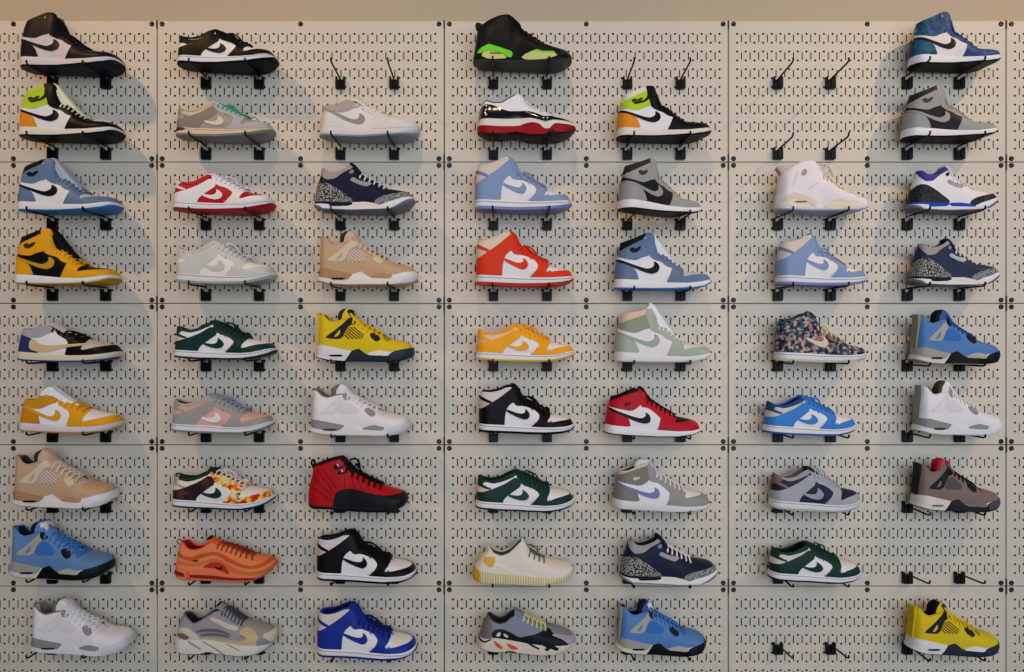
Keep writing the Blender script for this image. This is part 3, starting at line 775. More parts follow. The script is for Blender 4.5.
MD['tall_tab'] = dict(
 back=[(52,610),(50,560),(50,510),(68,400),(80,300),(92,210),(140,150)],
 front=[(885,610),(950,570),(971,545),(970,500),(947,460),(900,400)],
 bot=[(50,545),(120,562),(350,572),(640,578),(820,576),(890,565),(971,530)],
 mid=[(60,490),(120,440),(200,394),(300,425),(412,470),(430,530),(490,542),(545,495),(640,462),(690,484),(790,487),(840,525),(965,500)],
 top=[(140,164),(220,122),(300,84),(380,72),(425,92),(480,162),(500,228),(580,272),(650,335),(720,362),(830,402),(900,430),(950,462),(970,505)],
 open=(390,720), sole=12, midwin=9,
 tongue=dict(pts=[(750,375),(650,325),(580,262),(520,215),(490,150),(460,120),(430,96)], w=70, th=36),
 panels=[
  ('heel_clip','accent','S',[(90,480),(130,430),(200,380),(320,415),(425,465),(412,532),(380,530),(330,485),(180,455),(130,490)],1.0),
  ('heel_insert','cream','S',[(130,512),(172,458),(330,490),(378,540),(200,548)],1.2),
  ('forefoot_insert','cream','S',[(490,542),(545,498),(640,475),(690,505),(790,500),(838,532),(640,586)],1.0),
  ('forefoot_accent','accent','S',[(545,492),(640,440),(690,470),(800,470),(820,505),(700,505),(640,482)],1.4),
  ('air_window','window','S',[(205,482),(330,484),(325,498),(210,497)],2.2),
  ('toe_patch','patch','U',[(850,470),(900,430),(960,450),(990,520),(860,530)],1.0),
  ('side_panel','patch2','U',[(180,330),(215,215),(260,180),(235,250),(200,340)],0.8),
  ('side_panel','patch2','U',[(330,370),(400,310),(470,290),(420,330),(345,375)],0.8),
  ('ankle_badge','badge','U',[(265,225),(285,180),(320,170),(330,210),(300,240)],1.4),
 ],
 slabs=[('heel_tab','tab','cloth',[(72,165),(85,138),(120,142),(158,178),(140,215),(92,215)],42),
        ('heel_tab','bigtab','cloth',[(52,150),(72,126),(130,138),(196,172),(214,205),(175,262),(112,252),(84,190)],44),
        ('lace_toggle','toggle','rubber',[(450,150),(485,140),(492,190),(455,205)],24)],
 tubes=[('lace_bow','bow','cloth',[(500,210,-10),(475,170,-20),(500,125,-30),(540,95,-30),(580,105,-35),(625,150,-45),(655,215,-55)],11),('lace_bow','bow','cloth',[(505,235,-20),(515,190,-30),(530,140,-20),(560,120,0),(590,150,10),(575,200,0)],11)],
 lace=(500,700,6,8))
MD['patent_low'] = dict(
 back=[(100,560),(75,480),(68,430),(80,365),(88,300),(98,220),(118,150)],
 front=[(900,560),(965,500),(986,450),(980,402),(955,378),(940,340)],
 bot=[(90,480),(170,505),(300,512),(430,490),(560,524),(700,528),(850,512),(940,480),(986,440)],
 mid=[(75,350),(330,360),(560,355),(640,375),(700,400),(770,380),(860,390),(965,398)],
 top=[(110,200),(150,160),(220,187),(300,182),(380,130),(435,98),(480,114),(510,172),(560,222),(640,262),(740,302),(775,330),(850,346),(940,378),(978,405)],
 open=(425,730), sole=6,
 tongue=dict(pts=[(760,322),(690,290),(600,240),(540,200),(500,130),(470,95),(440,84)], w=72, th=26),
 panels=[
  ('patent_band','patent','U',[(40,370),(70,280),(100,235),(150,208),(220,218),(350,285),(440,288),(530,284),(610,310),(700,352),(790,332),(880,345),(1000,380),(1000,420),(40,380)],1.4,'patent'),
  ('rubber_sole','red','S',[(30,390),(110,420),(250,432),(450,435),(520,408),(580,400),(640,415),(690,468),(735,470),(780,416),(880,425),(1020,428),(1020,520),(850,600),(170,600),(30,520)],1.3),
  ('outsole_pod','black','S',[(130,510),(230,500),(440,500),(420,560),(180,560)],1.8),
  ('outsole_pod','black','S',[(590,570),(700,520),(760,470),(790,500),(900,500),(950,520),(850,600)],1.8),
  ('heel_mark','badge','U',[(150,222),(166,222),(166,236),(150,236)],2.4),
  ('heel_mark','badge','U',[(150,258),(166,258),(166,276),(150,276)],2.4),
  ('heel_mark','badge','U',[(150,310),(166,310),(166,328),(150,328)],2.4),
 ], lace=(520,745,5,12))
MD['knit'] = dict(
 back=[(55,580),(35,540),(30,500),(42,440),(62,395),(98,345),(120,300),(160,250),(172,160)],
 front=[(870,580),(935,530),(964,478),(966,435),(945,395),(920,350)],
 bot=[(45,548),(150,572),(450,577),(700,577),(800,565),(870,545),(964,475)],
 mid=[(60,415),(110,438),(250,462),(560,492),(700,502),(850,492),(960,440)],
 top=[(170,180),(195,215),(230,262),(300,292),(370,262),(440,182),(490,122),(530,178),(560,262),(640,312),(720,346),(830,370),(920,388),(963,432)],
 open=(480,660), sole=5, ribs=1, flare=10, basekind='cloth',
 tongue=dict(pts=[(700,342),(640,315),(580,275),(545,220),(520,160),(500,112)], w=62, th=18),
 panels=[
  ('side_stripe','stripe','U',[(210,340),(300,400),(450,470),(620,490),(600,470),(440,440),(300,370)],0.5,'cloth'),
  ('heel_glow','amber','S',[(0,560),(20,400),(85,400),(105,440),(112,590),(20,590)],0.8),  # amber coloured patch on the heel of the sole
  ('heel_patch','amber2','U',[(150,310),(180,292),(238,290),(242,350),(212,402),(165,380),(145,345)],2.0),
 ],
 tubes=[('pull_tab','amber2','cloth',[(150,300,0),(110,300,0),(96,320,0),(110,350,0),(150,362,0)],14)],
 lace=(560,690,4,6), lace_paths=[[(440,322,-80),(490,270,-70),(545,215,-50),(590,200,-30)],[(520,355,-95),(520,300,-80),(545,265,-60),(590,262,-40),(612,300,-60),(618,350,-85),(600,395,-105)],[(650,322,-70),(680,350,-95),(700,402,-120)],[(560,205,-20),(610,212,-10),(650,212,0)],[(600,220,-20),(640,260,-20),(660,230,0)]])
MD['chunky'] = dict(
 back=[(85,560),(68,490),(75,450),(92,400),(105,340),(130,250),(160,180),(180,120)],
 front=[(870,560),(950,510),(984,455),(985,405),(962,385),(940,330)],
 bot=[(70,485),(120,522),(250,547),(330,540),(450,552),(750,560),(840,546),(930,505),(984,445)],
 mid=[(88,400),(200,385),(240,370),(400,402),(540,430),(740,440),(860,436),(980,440)],
 top=[(180,148),(225,202),(280,232),(340,212),(380,160),(425,128),(490,155),(560,202),(640,252),(720,292),(800,312),(900,350),(965,390),(985,430)],
 open=(420,700), sole=9, basekind='cloth',
 tongue=dict(pts=[(720,290),(640,245),(560,195),(500,145),(460,112),(425,98)], w=72, th=26),
 panels=[
  ('heel_panel','heel','U',[(80,370),(130,230),(180,130),(222,262),(202,320),(212,375),(150,380)],1.0),
  ('side_overlay','fox','U',[(205,335),(230,290),(300,278),(380,310),(468,372),(520,352),(590,335),(690,296),(745,300),(770,330),(860,372),(925,446),(740,450),(540,445),(380,400),(235,385)],1.3),
  ('side_window','window','U',[(250,345),(268,318),(292,312),(292,345),(270,360)],2.2),
  ('side_window','window','U',[(318,322),(345,335),(366,356),(350,372),(325,352)],2.2),
  ('toe_panel','toe','U',[(750,338),(810,335),(900,365),(990,400),(990,450),(925,440),(860,378)],1.5),
  ('orange_insert','orange','S',[(225,402),(262,420),(325,492),(285,496),(250,460)],1.3),
  ('orange_insert','orange','S',[(340,430),(400,450),(458,490),(440,500),(395,500),(360,465)],1.3),
  ('black_trim','black','S',[(535,425),(560,425),(655,475),(640,485),(580,458)],1.3),
  ('black_trim','black','S',[(640,420),(760,430),(822,462),(820,486),(790,490),(750,466),(720,498),(690,478),(720,462)],1.3),
  ('black_trim','black','S',[(60,400),(90,402),(140,418),(200,385),(215,388),(150,432),(90,425)],1.3),
  ('arch_insert','black','S',[(310,560),(340,525),(400,520),(450,545),(450,580)],1.3),
 ], lace=(505,700,6,7))
MD['striped_runner'] = dict(cx=-0.81,
 back=[(60,590),(38,500),(48,430),(75,350),(88,260),(108,220),(145,130)],
 front=[(880,590),(960,500),(1003,430),(1004,350),(985,300)],
 bot=[(40,515),(120,557),(230,562),(340,545),(430,553),(700,557),(800,545),(880,520),(1003,425)],
 mid=[(60,400),(190,402),(330,396),(640,430),(820,440),(1000,435)],
 top=[(145,158),(190,190),(240,250),(290,232),(380,168),(440,130),(520,112),(570,135),(620,178),(690,232),(780,272),(880,306),(960,335),(1003,352)],
 open=(430,700), sole=9, basekind='cloth',
 tongue=dict(pts=[(720,250),(640,195),(580,140),(530,95),(490,65),(455,66)], w=72, th=30),
 panels=[
  ('heel_collar','heeltop','U',[(95,250),(120,180),(150,130),(200,190),(235,260),(240,320),(180,290),(110,270)],0.8,'cloth'),
  ('heel_panel','cream','U',[(40,410),(75,330),(110,275),(180,290),(270,360),(290,410)],1.0),
  ('heel_gem','brown','U',[(78,352),(125,328),(190,376),(150,402),(80,372)],1.8),
  ('side_stripe','dark','U',[(235,322),(300,292),(400,286),(500,298),(592,350),(480,322),(360,312),(260,330)],1.4),
  ('side_stripe','dark','U',[(275,350),(340,332),(440,330),(560,352),(560,366),(420,352),(300,362)],1.4),
  ('eyestay','cream','U',[(380,180),(440,185),(560,240),(640,270),(640,300),(560,290),(460,240),(390,210)],1.2),
  ('side_band','tan','U',[(290,375),(450,382),(600,392),(740,380),(640,320),(700,270),(790,310),(830,372),(830,450),(300,420)],1.2),
  ('toe_panel','bluegrey','U',[(812,372),(870,385),(945,440),(940,450),(805,450)],1.6),
  ('toe_cap','cream','U',[(850,345),(960,340),(1010,340),(1020,450),(945,450),(900,400)],1.0),
  ('groove','groove','S',[(160,405),(190,420),(300,500),(270,500),(180,440)],1.0),
  ('groove','groove','S',[(290,415),(330,420),(520,540),(490,545),(400,480)],1.0),
  ('groove','groove','S',[(520,430),(560,435),(660,490),(640,490)],1.0),
  ('arch_insert','black','S',[(280,570),(320,530),(370,525),(430,548),(430,580)],1.3),
 ],
 slabs=[('tongue_tip','black','cloth',[(438,88),(460,58),(485,62),(450,100)],50)], lace=(520,700,7,8))
MD['wavy_runner'] = dict(cx=-0.81,
 back=[(65,560),(50,530),(44,480),(53,400),(73,280),(92,205),(112,130)],
 front=[(870,560),(950,490),(1010,415),(1008,372),(975,335),(940,300)],
 bot=[(45,520),(130,545),(350,552),(600,556),(700,554),(790,535),(880,512),(960,468),(1010,420)],
 mid=[(55,388),(160,430),(230,420),(300,402),(430,412),(550,462),(700,482),(850,470),(940,430),(1005,385)],
 top=[(112,150),(150,152),(200,215),(260,228),(330,205),(390,158),(430,146),(500,188),(600,212),(700,262),(800,310),(900,325),(960,340),(1006,378)],
 open=(410,790), sole=8, basekind='cloth',
 tongue=dict(pts=[(800,310),(700,258),(600,205),(500,165),(440,135),(400,118),(375,112)], w=66, th=26),
 panels=[
  ('wave_band','wave1','U',[(85,240),(140,285),(200,300),(300,260),(400,238),(480,250),(600,320),(740,382),(850,366),(950,330),(980,345),(870,395),(740,408),(590,362),(470,288),(400,270),(310,300),(200,342),(130,320),(80,285)],1.2),
  ('wave_band','wave2','U',[(85,330),(150,355),(240,360),(330,330),(420,305),(500,320),(600,400),(740,440),(880,420),(990,365),(1010,395),(880,450),(740,470),(580,450),(500,370),(420,335),(330,362),(240,390),(100,375)],1.0),
  ('side_pocket','pocket','U',[(300,402),(380,352),(440,338),(520,368),(572,470),(500,450),(420,408)],1.6),
  ('side_logo','black','U',[(420,388),(470,405),(495,385),(502,412),(478,425),(440,415)],2.6),
  ('side_logo','black','U',[(205,330),(265,325),(272,335),(235,345)],2.6),
  ('air_window','window','S',[(150,480),(350,486),(600,500),(800,498),(780,520),(500,528),(200,518)],1.3),
  ('air_window','window','S',[(50,435),(130,462),(135,505),(60,485)],1.3),
  ('sole_rib','accent','S',[(150,440),(180,440),(190,540),(160,540)],2.0),
  ('toe_bumper','accent','U',[(950,340),(1020,350),(1030,430),(930,450),(975,390)],1.6),
 ],
 tubes=[('pull_loop','loop','cloth',[(100,195,0),(72,185,0),(62,160,0),(78,138,0),(102,145,0),(112,160,0)],5)],
 slabs=[('tongue_tip','black','cloth',[(355,115),(385,98),(402,120),(385,145),(362,140)],48)],
 lace=(480,790,8,7))

# ------------------------------------------------------------------ the sneakers
WH = (226, 224, 224); OW = (222, 216, 200); BK = (13, 13, 15); GR = (150, 150, 150)
def pal(base, over, swoosh=None, mid=WH, out=None, **k):
    d = dict(base=base, toebox=base, fox=over, heel=over, ankle=over, collar=over, eye=over, strap=over, heellow=base,
             swoosh=swoosh or over, tongue=base, lace=over, mid=mid, out=out or over, lining=(60, 58, 58), roll=over, badge=None, stitch=(150, 148, 150))
    d.update(k); return d
GREEN = (18, 52, 44); ROYAL = (28, 48, 140); UB = (96, 118, 150); LB = (126, 148, 184)
C = {}
C['plum'] = pal((208, 196, 196), (22, 18, 28), mid=(212, 204, 202), out=(18, 16, 34), tongue=BK, toebox=(24, 20, 28), lining=BK)
C['volt'] = pal(WH, BK, heel=(222, 138, 34), ankle=(172, 206, 36), collar=(172, 206, 36), roll=BK, badge=(50, 60, 20), mid=OW, out=BK, tongue=(226, 230, 190), toebox=BK, lace=OW, swoosh=BK, lining=(190, 190, 180))
C['volt2'] = dict(C['volt'], collar=OW, tongue=(40, 44, 30), lace=BK)
C['ublue'] = pal(WH, UB, swoosh=BK, collar=BK, roll=BK, out=(58, 128, 200), badge=BK, tongue=(176, 184, 200), toebox=(186, 190, 200), lace=UB)
C['ublue2'] = dict(C['ublue'], tongue=WH)
C['pollen'] = pal(BK, (222, 158, 22), swoosh=(196, 142, 30), out=(200, 148, 24), collar=BK, roll=BK, badge=(60, 45, 20), tongue=BK, toebox=BK)
C['shadow'] = pal((28, 30, 32), (150, 150, 146), out=BK, collar=(38, 38, 40), roll=BK, badge=(60, 58, 58), tongue=(160, 160, 158), toebox=(150, 150, 146))
C['seafoam'] = pal((226, 222, 222), (162, 174, 158), swoosh=(154, 168, 146), collar=(214, 186, 164), roll=(200, 170, 150), mid=(222, 220, 216), out=(206, 206, 196), tongue=(232, 232, 236), toebox=(216, 218, 212), ankle=(136, 148, 124), lace=(220, 222, 220))
C['tiedye'] = pal((226, 216, 214), 'DYE', swoosh=BK, fox='DYE2', eye='DYE2', toebox='DYE2', out=BK, collar='DYE', roll=(16, 22, 30), tongue=(30, 60, 100), lace=(24, 50, 90))
C['redblack'] = pal(WH, (176, 20, 38), swoosh=BK, collar=BK, roll=BK, toebox=BK, out=BK, badge=(60, 12, 18), tongue=BK, lace=BK)
C['wolf'] = pal(WH, (142, 142, 138), swoosh=(112, 122, 172), collar=(196, 186, 170), roll=(196, 186, 170), out=(190, 190, 190), mid=(214, 212, 212), badge=(190, 190, 186), tongue=(190, 192, 196), lace=WH)
C['cream_blue'] = pal(WH, BK, swoosh=(212, 192, 146), heel=(38, 52, 98), collar=(160, 158, 162), roll=(44, 58, 108), eye=BK, toebox=(196, 186, 172), mid=(218, 206, 172), out=(34, 68, 150), tongue=(196, 186, 178), lace=BK, badge=None)
C['mustard'] = pal((232, 230, 232), (222, 156, 24), collar=(196, 136, 28), swoosh=(214, 152, 34), heel=(196, 130, 26), out=(214, 156, 40), tongue=(232, 232, 238), toebox=(230, 228, 224), lace=(214, 152, 28), mid=(214, 206, 206))
C['bone_grey'] = pal((220, 216, 212), (214, 210, 206), swoosh=(148, 140, 136), collar=(168, 156, 150), roll=(160, 150, 142), out=(150, 160, 170), mid=(214, 208, 204), tongue=(222, 220, 218), toebox=(218, 216, 214), lace=(222, 220, 218))
C['panda'] = pal(WH, BK, out=BK, tongue=BK, lining=WH)
C['panda_hi'] = pal(WH, BK, ankle=(206, 200, 196), heellow=(200, 180, 166), out=BK, tongue=BK, collar=BK)
C['lot'] = pal((160, 148, 140), (170, 164, 160), swoosh=(216, 204, 176), ankle=(196, 186, 172), heel=(132, 122, 112), mid=(220, 198, 158), out=(134, 136, 140), fox=(172, 172, 176), tongue=(208, 200, 186), lace=(60, 170, 140), collar=(190, 176, 150), strap=(150, 138, 110), cord=(72, 176, 150), patchsole=(96, 30, 36))
C['red_white'] = pal((176, 22, 36), WH, swoosh=WH, out=(172, 20, 32), tongue=WH, lace=(214, 212, 222), ankle=(176, 22, 36), collar=(176, 22, 36), heellow=(176, 22, 36), strap=(220, 214, 204), lining=(120, 20, 26), roll=(180, 30, 36))
C['photon'] = pal((226, 224, 220), (198, 198, 190), swoosh=(196, 194, 186), out=(176, 182, 172), tongue=(214, 210, 208), lace=(206, 204, 214), mid=(222, 218, 212), collar=(190, 188, 180))
C['forest'] = pal(WH, GREEN, out=GREEN, ankle=WH, heellow=(210, 190, 176), tongue=GREEN, lining=(26, 46, 40))
C['forest2'] = dict(C['forest'], lining=(40, 56, 50), swoosh=(22, 66, 54))
C['forest3'] = dict(C['forest'], heellow=(204, 196, 180), ankle=(206, 198, 184), lining=(14, 32, 28))
C['rust'] = pal((216, 164, 150), (152, 152, 146), swoosh=(228, 226, 226), ankle=(206, 160, 140), out=(140, 138, 136), lace=(140, 150, 166), tongue=(150, 150, 150), collar=(170, 160, 150))
C['camo'] = pal((224, 222, 212), 'BROWNCAMO', fox='CAMO', swoosh=(20, 56, 44), out=(18, 62, 56), ankle=(220, 216, 204), strap=(190, 150, 110), collar=(20, 50, 40), heellow=(214, 208, 196), lace=(214, 210, 200), tongue=(22, 46, 40), roll=(22, 50, 40))
C['tangerine'] = pal(WH, (234, 160, 26), out=(232, 186, 40), ankle=(222, 192, 150), heellow=(214, 178, 128), lace=(236, 164, 30), tongue=(232, 170, 40), collar=(226, 150, 30), lining=(190, 120, 30))
C['azure'] = pal(WH, (52, 122, 198), out=(44, 100, 170), ankle=(190, 190, 186), heellow=(196, 190, 184), lace=(50, 118, 196), tongue=(52, 122, 198), lining=(20, 40, 80), strap=(36, 66, 110), collar=(30, 66, 120))
C['navygrey'] = pal((28, 34, 58), (160, 162, 168), mid=(220, 216, 214), out=(190, 188, 190), swoosh=(150, 152, 162), ankle=(40, 38, 50), lace=(170, 176, 190), tongue=(36, 42, 70), lining=(150, 140, 116), collar=(150, 150, 156), heellow=(32, 34, 50), strap=(120, 100, 96), roll=(150, 150, 156))
C['sky_hi'] = pal(WH, LB, ankle=(210, 196, 182), heellow=(206, 196, 186), out=(132, 140, 196), collar=(214, 200, 188), lace=LB, tongue=LB, strap=(110, 124, 160), roll=(140, 150, 190))
C['orange_hi'] = pal(WH, (212, 56, 26), ankle=(214, 200, 180), heellow=(210, 196, 176), out=(206, 56, 34), collar=(210, 196, 180), roll=(200, 70, 40), tongue=(206, 50, 24))
C['royal_hi'] = pal(WH, ROYAL, ankle=(208, 198, 186), heellow=(204, 194, 184), out=(26, 44, 120), tongue=ROYAL, lace=(20, 30, 96), lining=(20, 30, 70))
C['floral'] = pal('FLORAL', 'FLORAL', swoosh=(218, 196, 172), out=(216, 204, 176), mid=(224, 222, 222), tongue='FLORAL', lace=(214, 204, 168), toebox='FLORAL', strap=None, roll=(50, 60, 80))
def ele(base, collar, clip, out, eye, **k):
    d = dict(base=base, collar=collar, eleph='ELEPH', eleph2='ELEPHG', eye=eye, heelclip=clip, midtint=(220, 212, 196), mid=(226, 224, 224), out=out, tongue=base, lace=WH, lining=(50, 50, 54), roll=collar, badge=(120, 130, 144))
    d.update(k); return d
NV = (22, 28, 52)
C['navy_eleph'] = ele(NV, (148, 144, 146), (18, 18, 22), (120, 124, 134), (150, 150, 158))
C['navy_eleph2'] = ele(NV, (160, 146, 138), (16, 18, 30), (112, 116, 132), (152, 148, 148), eleph='ELEPH', tongue=NV)
C['navy_eleph3'] = ele((36, 48, 74), (158, 148, 144), (20, 22, 28), (110, 112, 120), (176, 176, 180))
C['purple_white'] = ele(WH, (62, 48, 132), (30, 62, 170), (120, 118, 124), (150, 152, 160), eleph='ELEPHK', eleph2='ELEPHK', midtint=(30, 62, 180), lining=(44, 34, 110), roll=(56, 44, 130), tongue=(220, 220, 224), badge=BK)
def wing(base, wingc, net, heelmid, wedge, insert, bumper, mid, **k):
    d = dict(base=base, wing=wingc, net=net, net2=net, heelmid=heelmid, wedge=wedge, insert=insert, bumper=bumper, mid=mid, out=mid, lock=wingc, tag=None, tab=base, tongue=base, lace=base, lining=(50, 46, 46), roll=base, window=BK)
    d.update(k); return d
TAN = (190, 158, 124)
C['tan_wing'] = wing(TAN, (204, 192, 164), 'NETT', (174, 130, 88), (228, 222, 218), (178, 136, 96), (228, 222, 220), (226, 218, 210), out=(206, 172, 124), lace=(214, 202, 178), tongue=(206, 172, 148), lock=(204, 192, 164))
C['blue_wing'] = wing((94, 130, 174), (168, 160, 148), (56, 108, 176), (158, 152, 142), BK, (176, 170, 154), (22, 26, 30), (214, 206, 192), lock=BK, tag=WH, lace=(56, 124, 200), top_lock=BK, out=(150, 140, 126), tongue=(96, 140, 192), lining=(24, 28, 48))
C['blue_wing2'] = dict(C['blue_wing'], bumper=(20, 24, 28), base=(78, 124, 178), tongue=(60, 90, 150), tabc=(140, 132, 112))
C['blue_wing3'] = dict(C['blue_wing2'], tag=None, lace=(40, 80, 150))
C['white_wing'] = wing((226, 222, 222), (216, 212, 212), 'NETW', (138, 136, 130), (224, 220, 220), (140, 138, 136), (210, 208, 208), (224, 220, 218), lock=(138, 138, 140), top_lock=(138, 138, 140), lace=(226, 226, 230), lining=(116, 110, 96), roll=(130, 124, 112), window=(40, 40, 42))
C['white_wing2'] = dict(C['white_wing'], lining=(84, 66, 48), roll=(214, 210, 210), bumper=(222, 220, 220), tabc=(150, 146, 142))
C['yellow_wing'] = wing((212, 186, 26), (30, 30, 38), 'NETY', (222, 216, 212), (36, 42, 56), (226, 220, 214), (44, 52, 66), (222, 216, 212), out=(24, 26, 34), tag=(30, 30, 38), lace=(222, 188, 24), tongue=(216, 190, 34), roll=(206, 172, 40), tabc=(196, 172, 24))
C['yellow_wing2'] = dict(C['yellow_wing'], lining=(40, 24, 26), tag=(60, 60, 30), tonguein=BK)
C['taupe_wing'] = wing((124, 104, 94), (24, 24, 28), 'NETK', (216, 206, 192), (32, 34, 40), (124, 106, 98), (70, 72, 78), (216, 206, 192), out=(26, 28, 32), tongue=(124, 104, 94), lace=(28, 28, 32), tabc=(24, 24, 28), tag=(176, 24, 42), lining=(40, 34, 34), window=(110, 104, 98), tonguein=(190, 24, 44))
C['crimson'] = dict(base=(172, 16, 26), fox=(22, 24, 26), mid=(20, 22, 24), out=(20, 20, 22), collar=BK, heellow=(26, 12, 14), seam=(84, 6, 12), lock=BK, eyelet=(190, 190, 190), tongue=(50, 12, 16), lace=BK, lining=(30, 10, 12), roll=BK)
C['black_lime'] = dict(base=(14, 14, 17), mid=(14, 14, 17), out=(66, 68, 62), accent=(112, 216, 44), cream=(206, 204, 128), window=(120, 110, 40), patch=(34, 38, 48), patch2=(24, 24, 26), badge=None, tab=(34, 42, 22), toggle=(40, 70, 24), tongue=(12, 12, 14), lace=(16, 16, 18), lining=BK, roll=BK)
C['all_white'] = dict(base=(228, 222, 222), mid=(222, 214, 210), out=(176, 180, 206), accent=(222, 200, 186), cream=(226, 218, 190), window=(110, 90, 50), patch=(232, 230, 232), patch2=(214, 208, 208), badge=(160, 152, 150), tab=None, bigtab=(186, 170, 160), bow=(214, 196, 172), toggle=None, tongue=(226, 220, 216), lace=(222, 206, 186), lining=(70, 46, 38), roll=(216, 200, 188))
C['patent'] = dict(base=(228, 226, 228), patent=(16, 16, 18), mid=(222, 214, 204), red=(150, 20, 30), black=(22, 18, 20), out=(46, 14, 18), badge=(200, 200, 200), tongue=(228, 226, 228), lace=(232, 230, 232), lining=(40, 30, 30), roll=(24, 22, 24))
C['knit'] = dict(base=(218, 212, 196), mid='RIBS', out=(200, 186, 132), stripe=(228, 222, 206), amber=(208, 148, 40), amber2=(208, 164, 56), tongue=(222, 218, 200), lace=(96, 104, 100), lining=(110, 104, 88), roll=(206, 204, 190))
C['wave700'] = dict(base=(124, 132, 146), heel=(112, 102, 96), fox=(18, 22, 26), window=(206, 200, 192), toe=(160, 154, 172), orange=(216, 80, 44), black=BK, mid=(212, 202, 180), out=BK, tongue=(130, 138, 152), lace=(210, 212, 150), lining=(60, 54, 50), roll=(60, 58, 60))
C['cream700'] = dict(base=(150, 148, 148), heeltop=(146, 144, 150), cream=(200, 192, 168), brown=(110, 92, 84), dark=(100, 98, 100), tan=(196, 170, 130), bluegrey=(126, 128, 140), groove=(160, 150, 124), mid=(216, 212, 196), out=(30, 30, 30), black=(20, 20, 22), tongue=(142, 142, 156), lace=(70, 74, 76), lining=(60, 48, 44), roll=(120, 112, 114))
C['orange97'] = dict(base=(224, 128, 78), wave1=(190, 84, 42), wave2=(206, 108, 56), pocket=(178, 56, 26), black=(28, 18, 20), window=(130, 40, 30), accent=(232, 84, 60), mid=(228, 116, 78), out=(210, 72, 48), loop=(50, 50, 30), tongue=(224, 96, 36), lace=(140, 56, 44), lining=(150, 36, 34), roll=(226, 76, 50))

for _k, _c in (('volt', (226, 230, 190)), ('ublue', (176, 184, 200)), ('ublue2', (226, 226, 232)), ('pollen', (20, 20, 22)), ('seafoam', (232, 232, 236))): C[_k]['bigtongue'] = _c
for _k in C:
    if 'heelmid' in C[_k]: C[_k].setdefault('tonguein', C[_k]['lining'])
C['mustard']['lowtongue'] = (232, 232, 238); C['cream_blue'].update(revlogo=(206, 182, 132), swoosh=None)
C['wolf'].update(midtongue=(204, 206, 214), heel=(122, 120, 112), ankle=(118, 116, 106))
for _k in ('volt', 'volt2'): C[_k]['trim'] = BK
ROWN = ['top', 'second', 'third', 'fourth', 'fifth', 'sixth', 'seventh', 'eighth', 'bottom']
COLN = ['far left column', 'second column from left', 'third column', 'middle column', 'fifth column', 'sixth column', 'far right column']
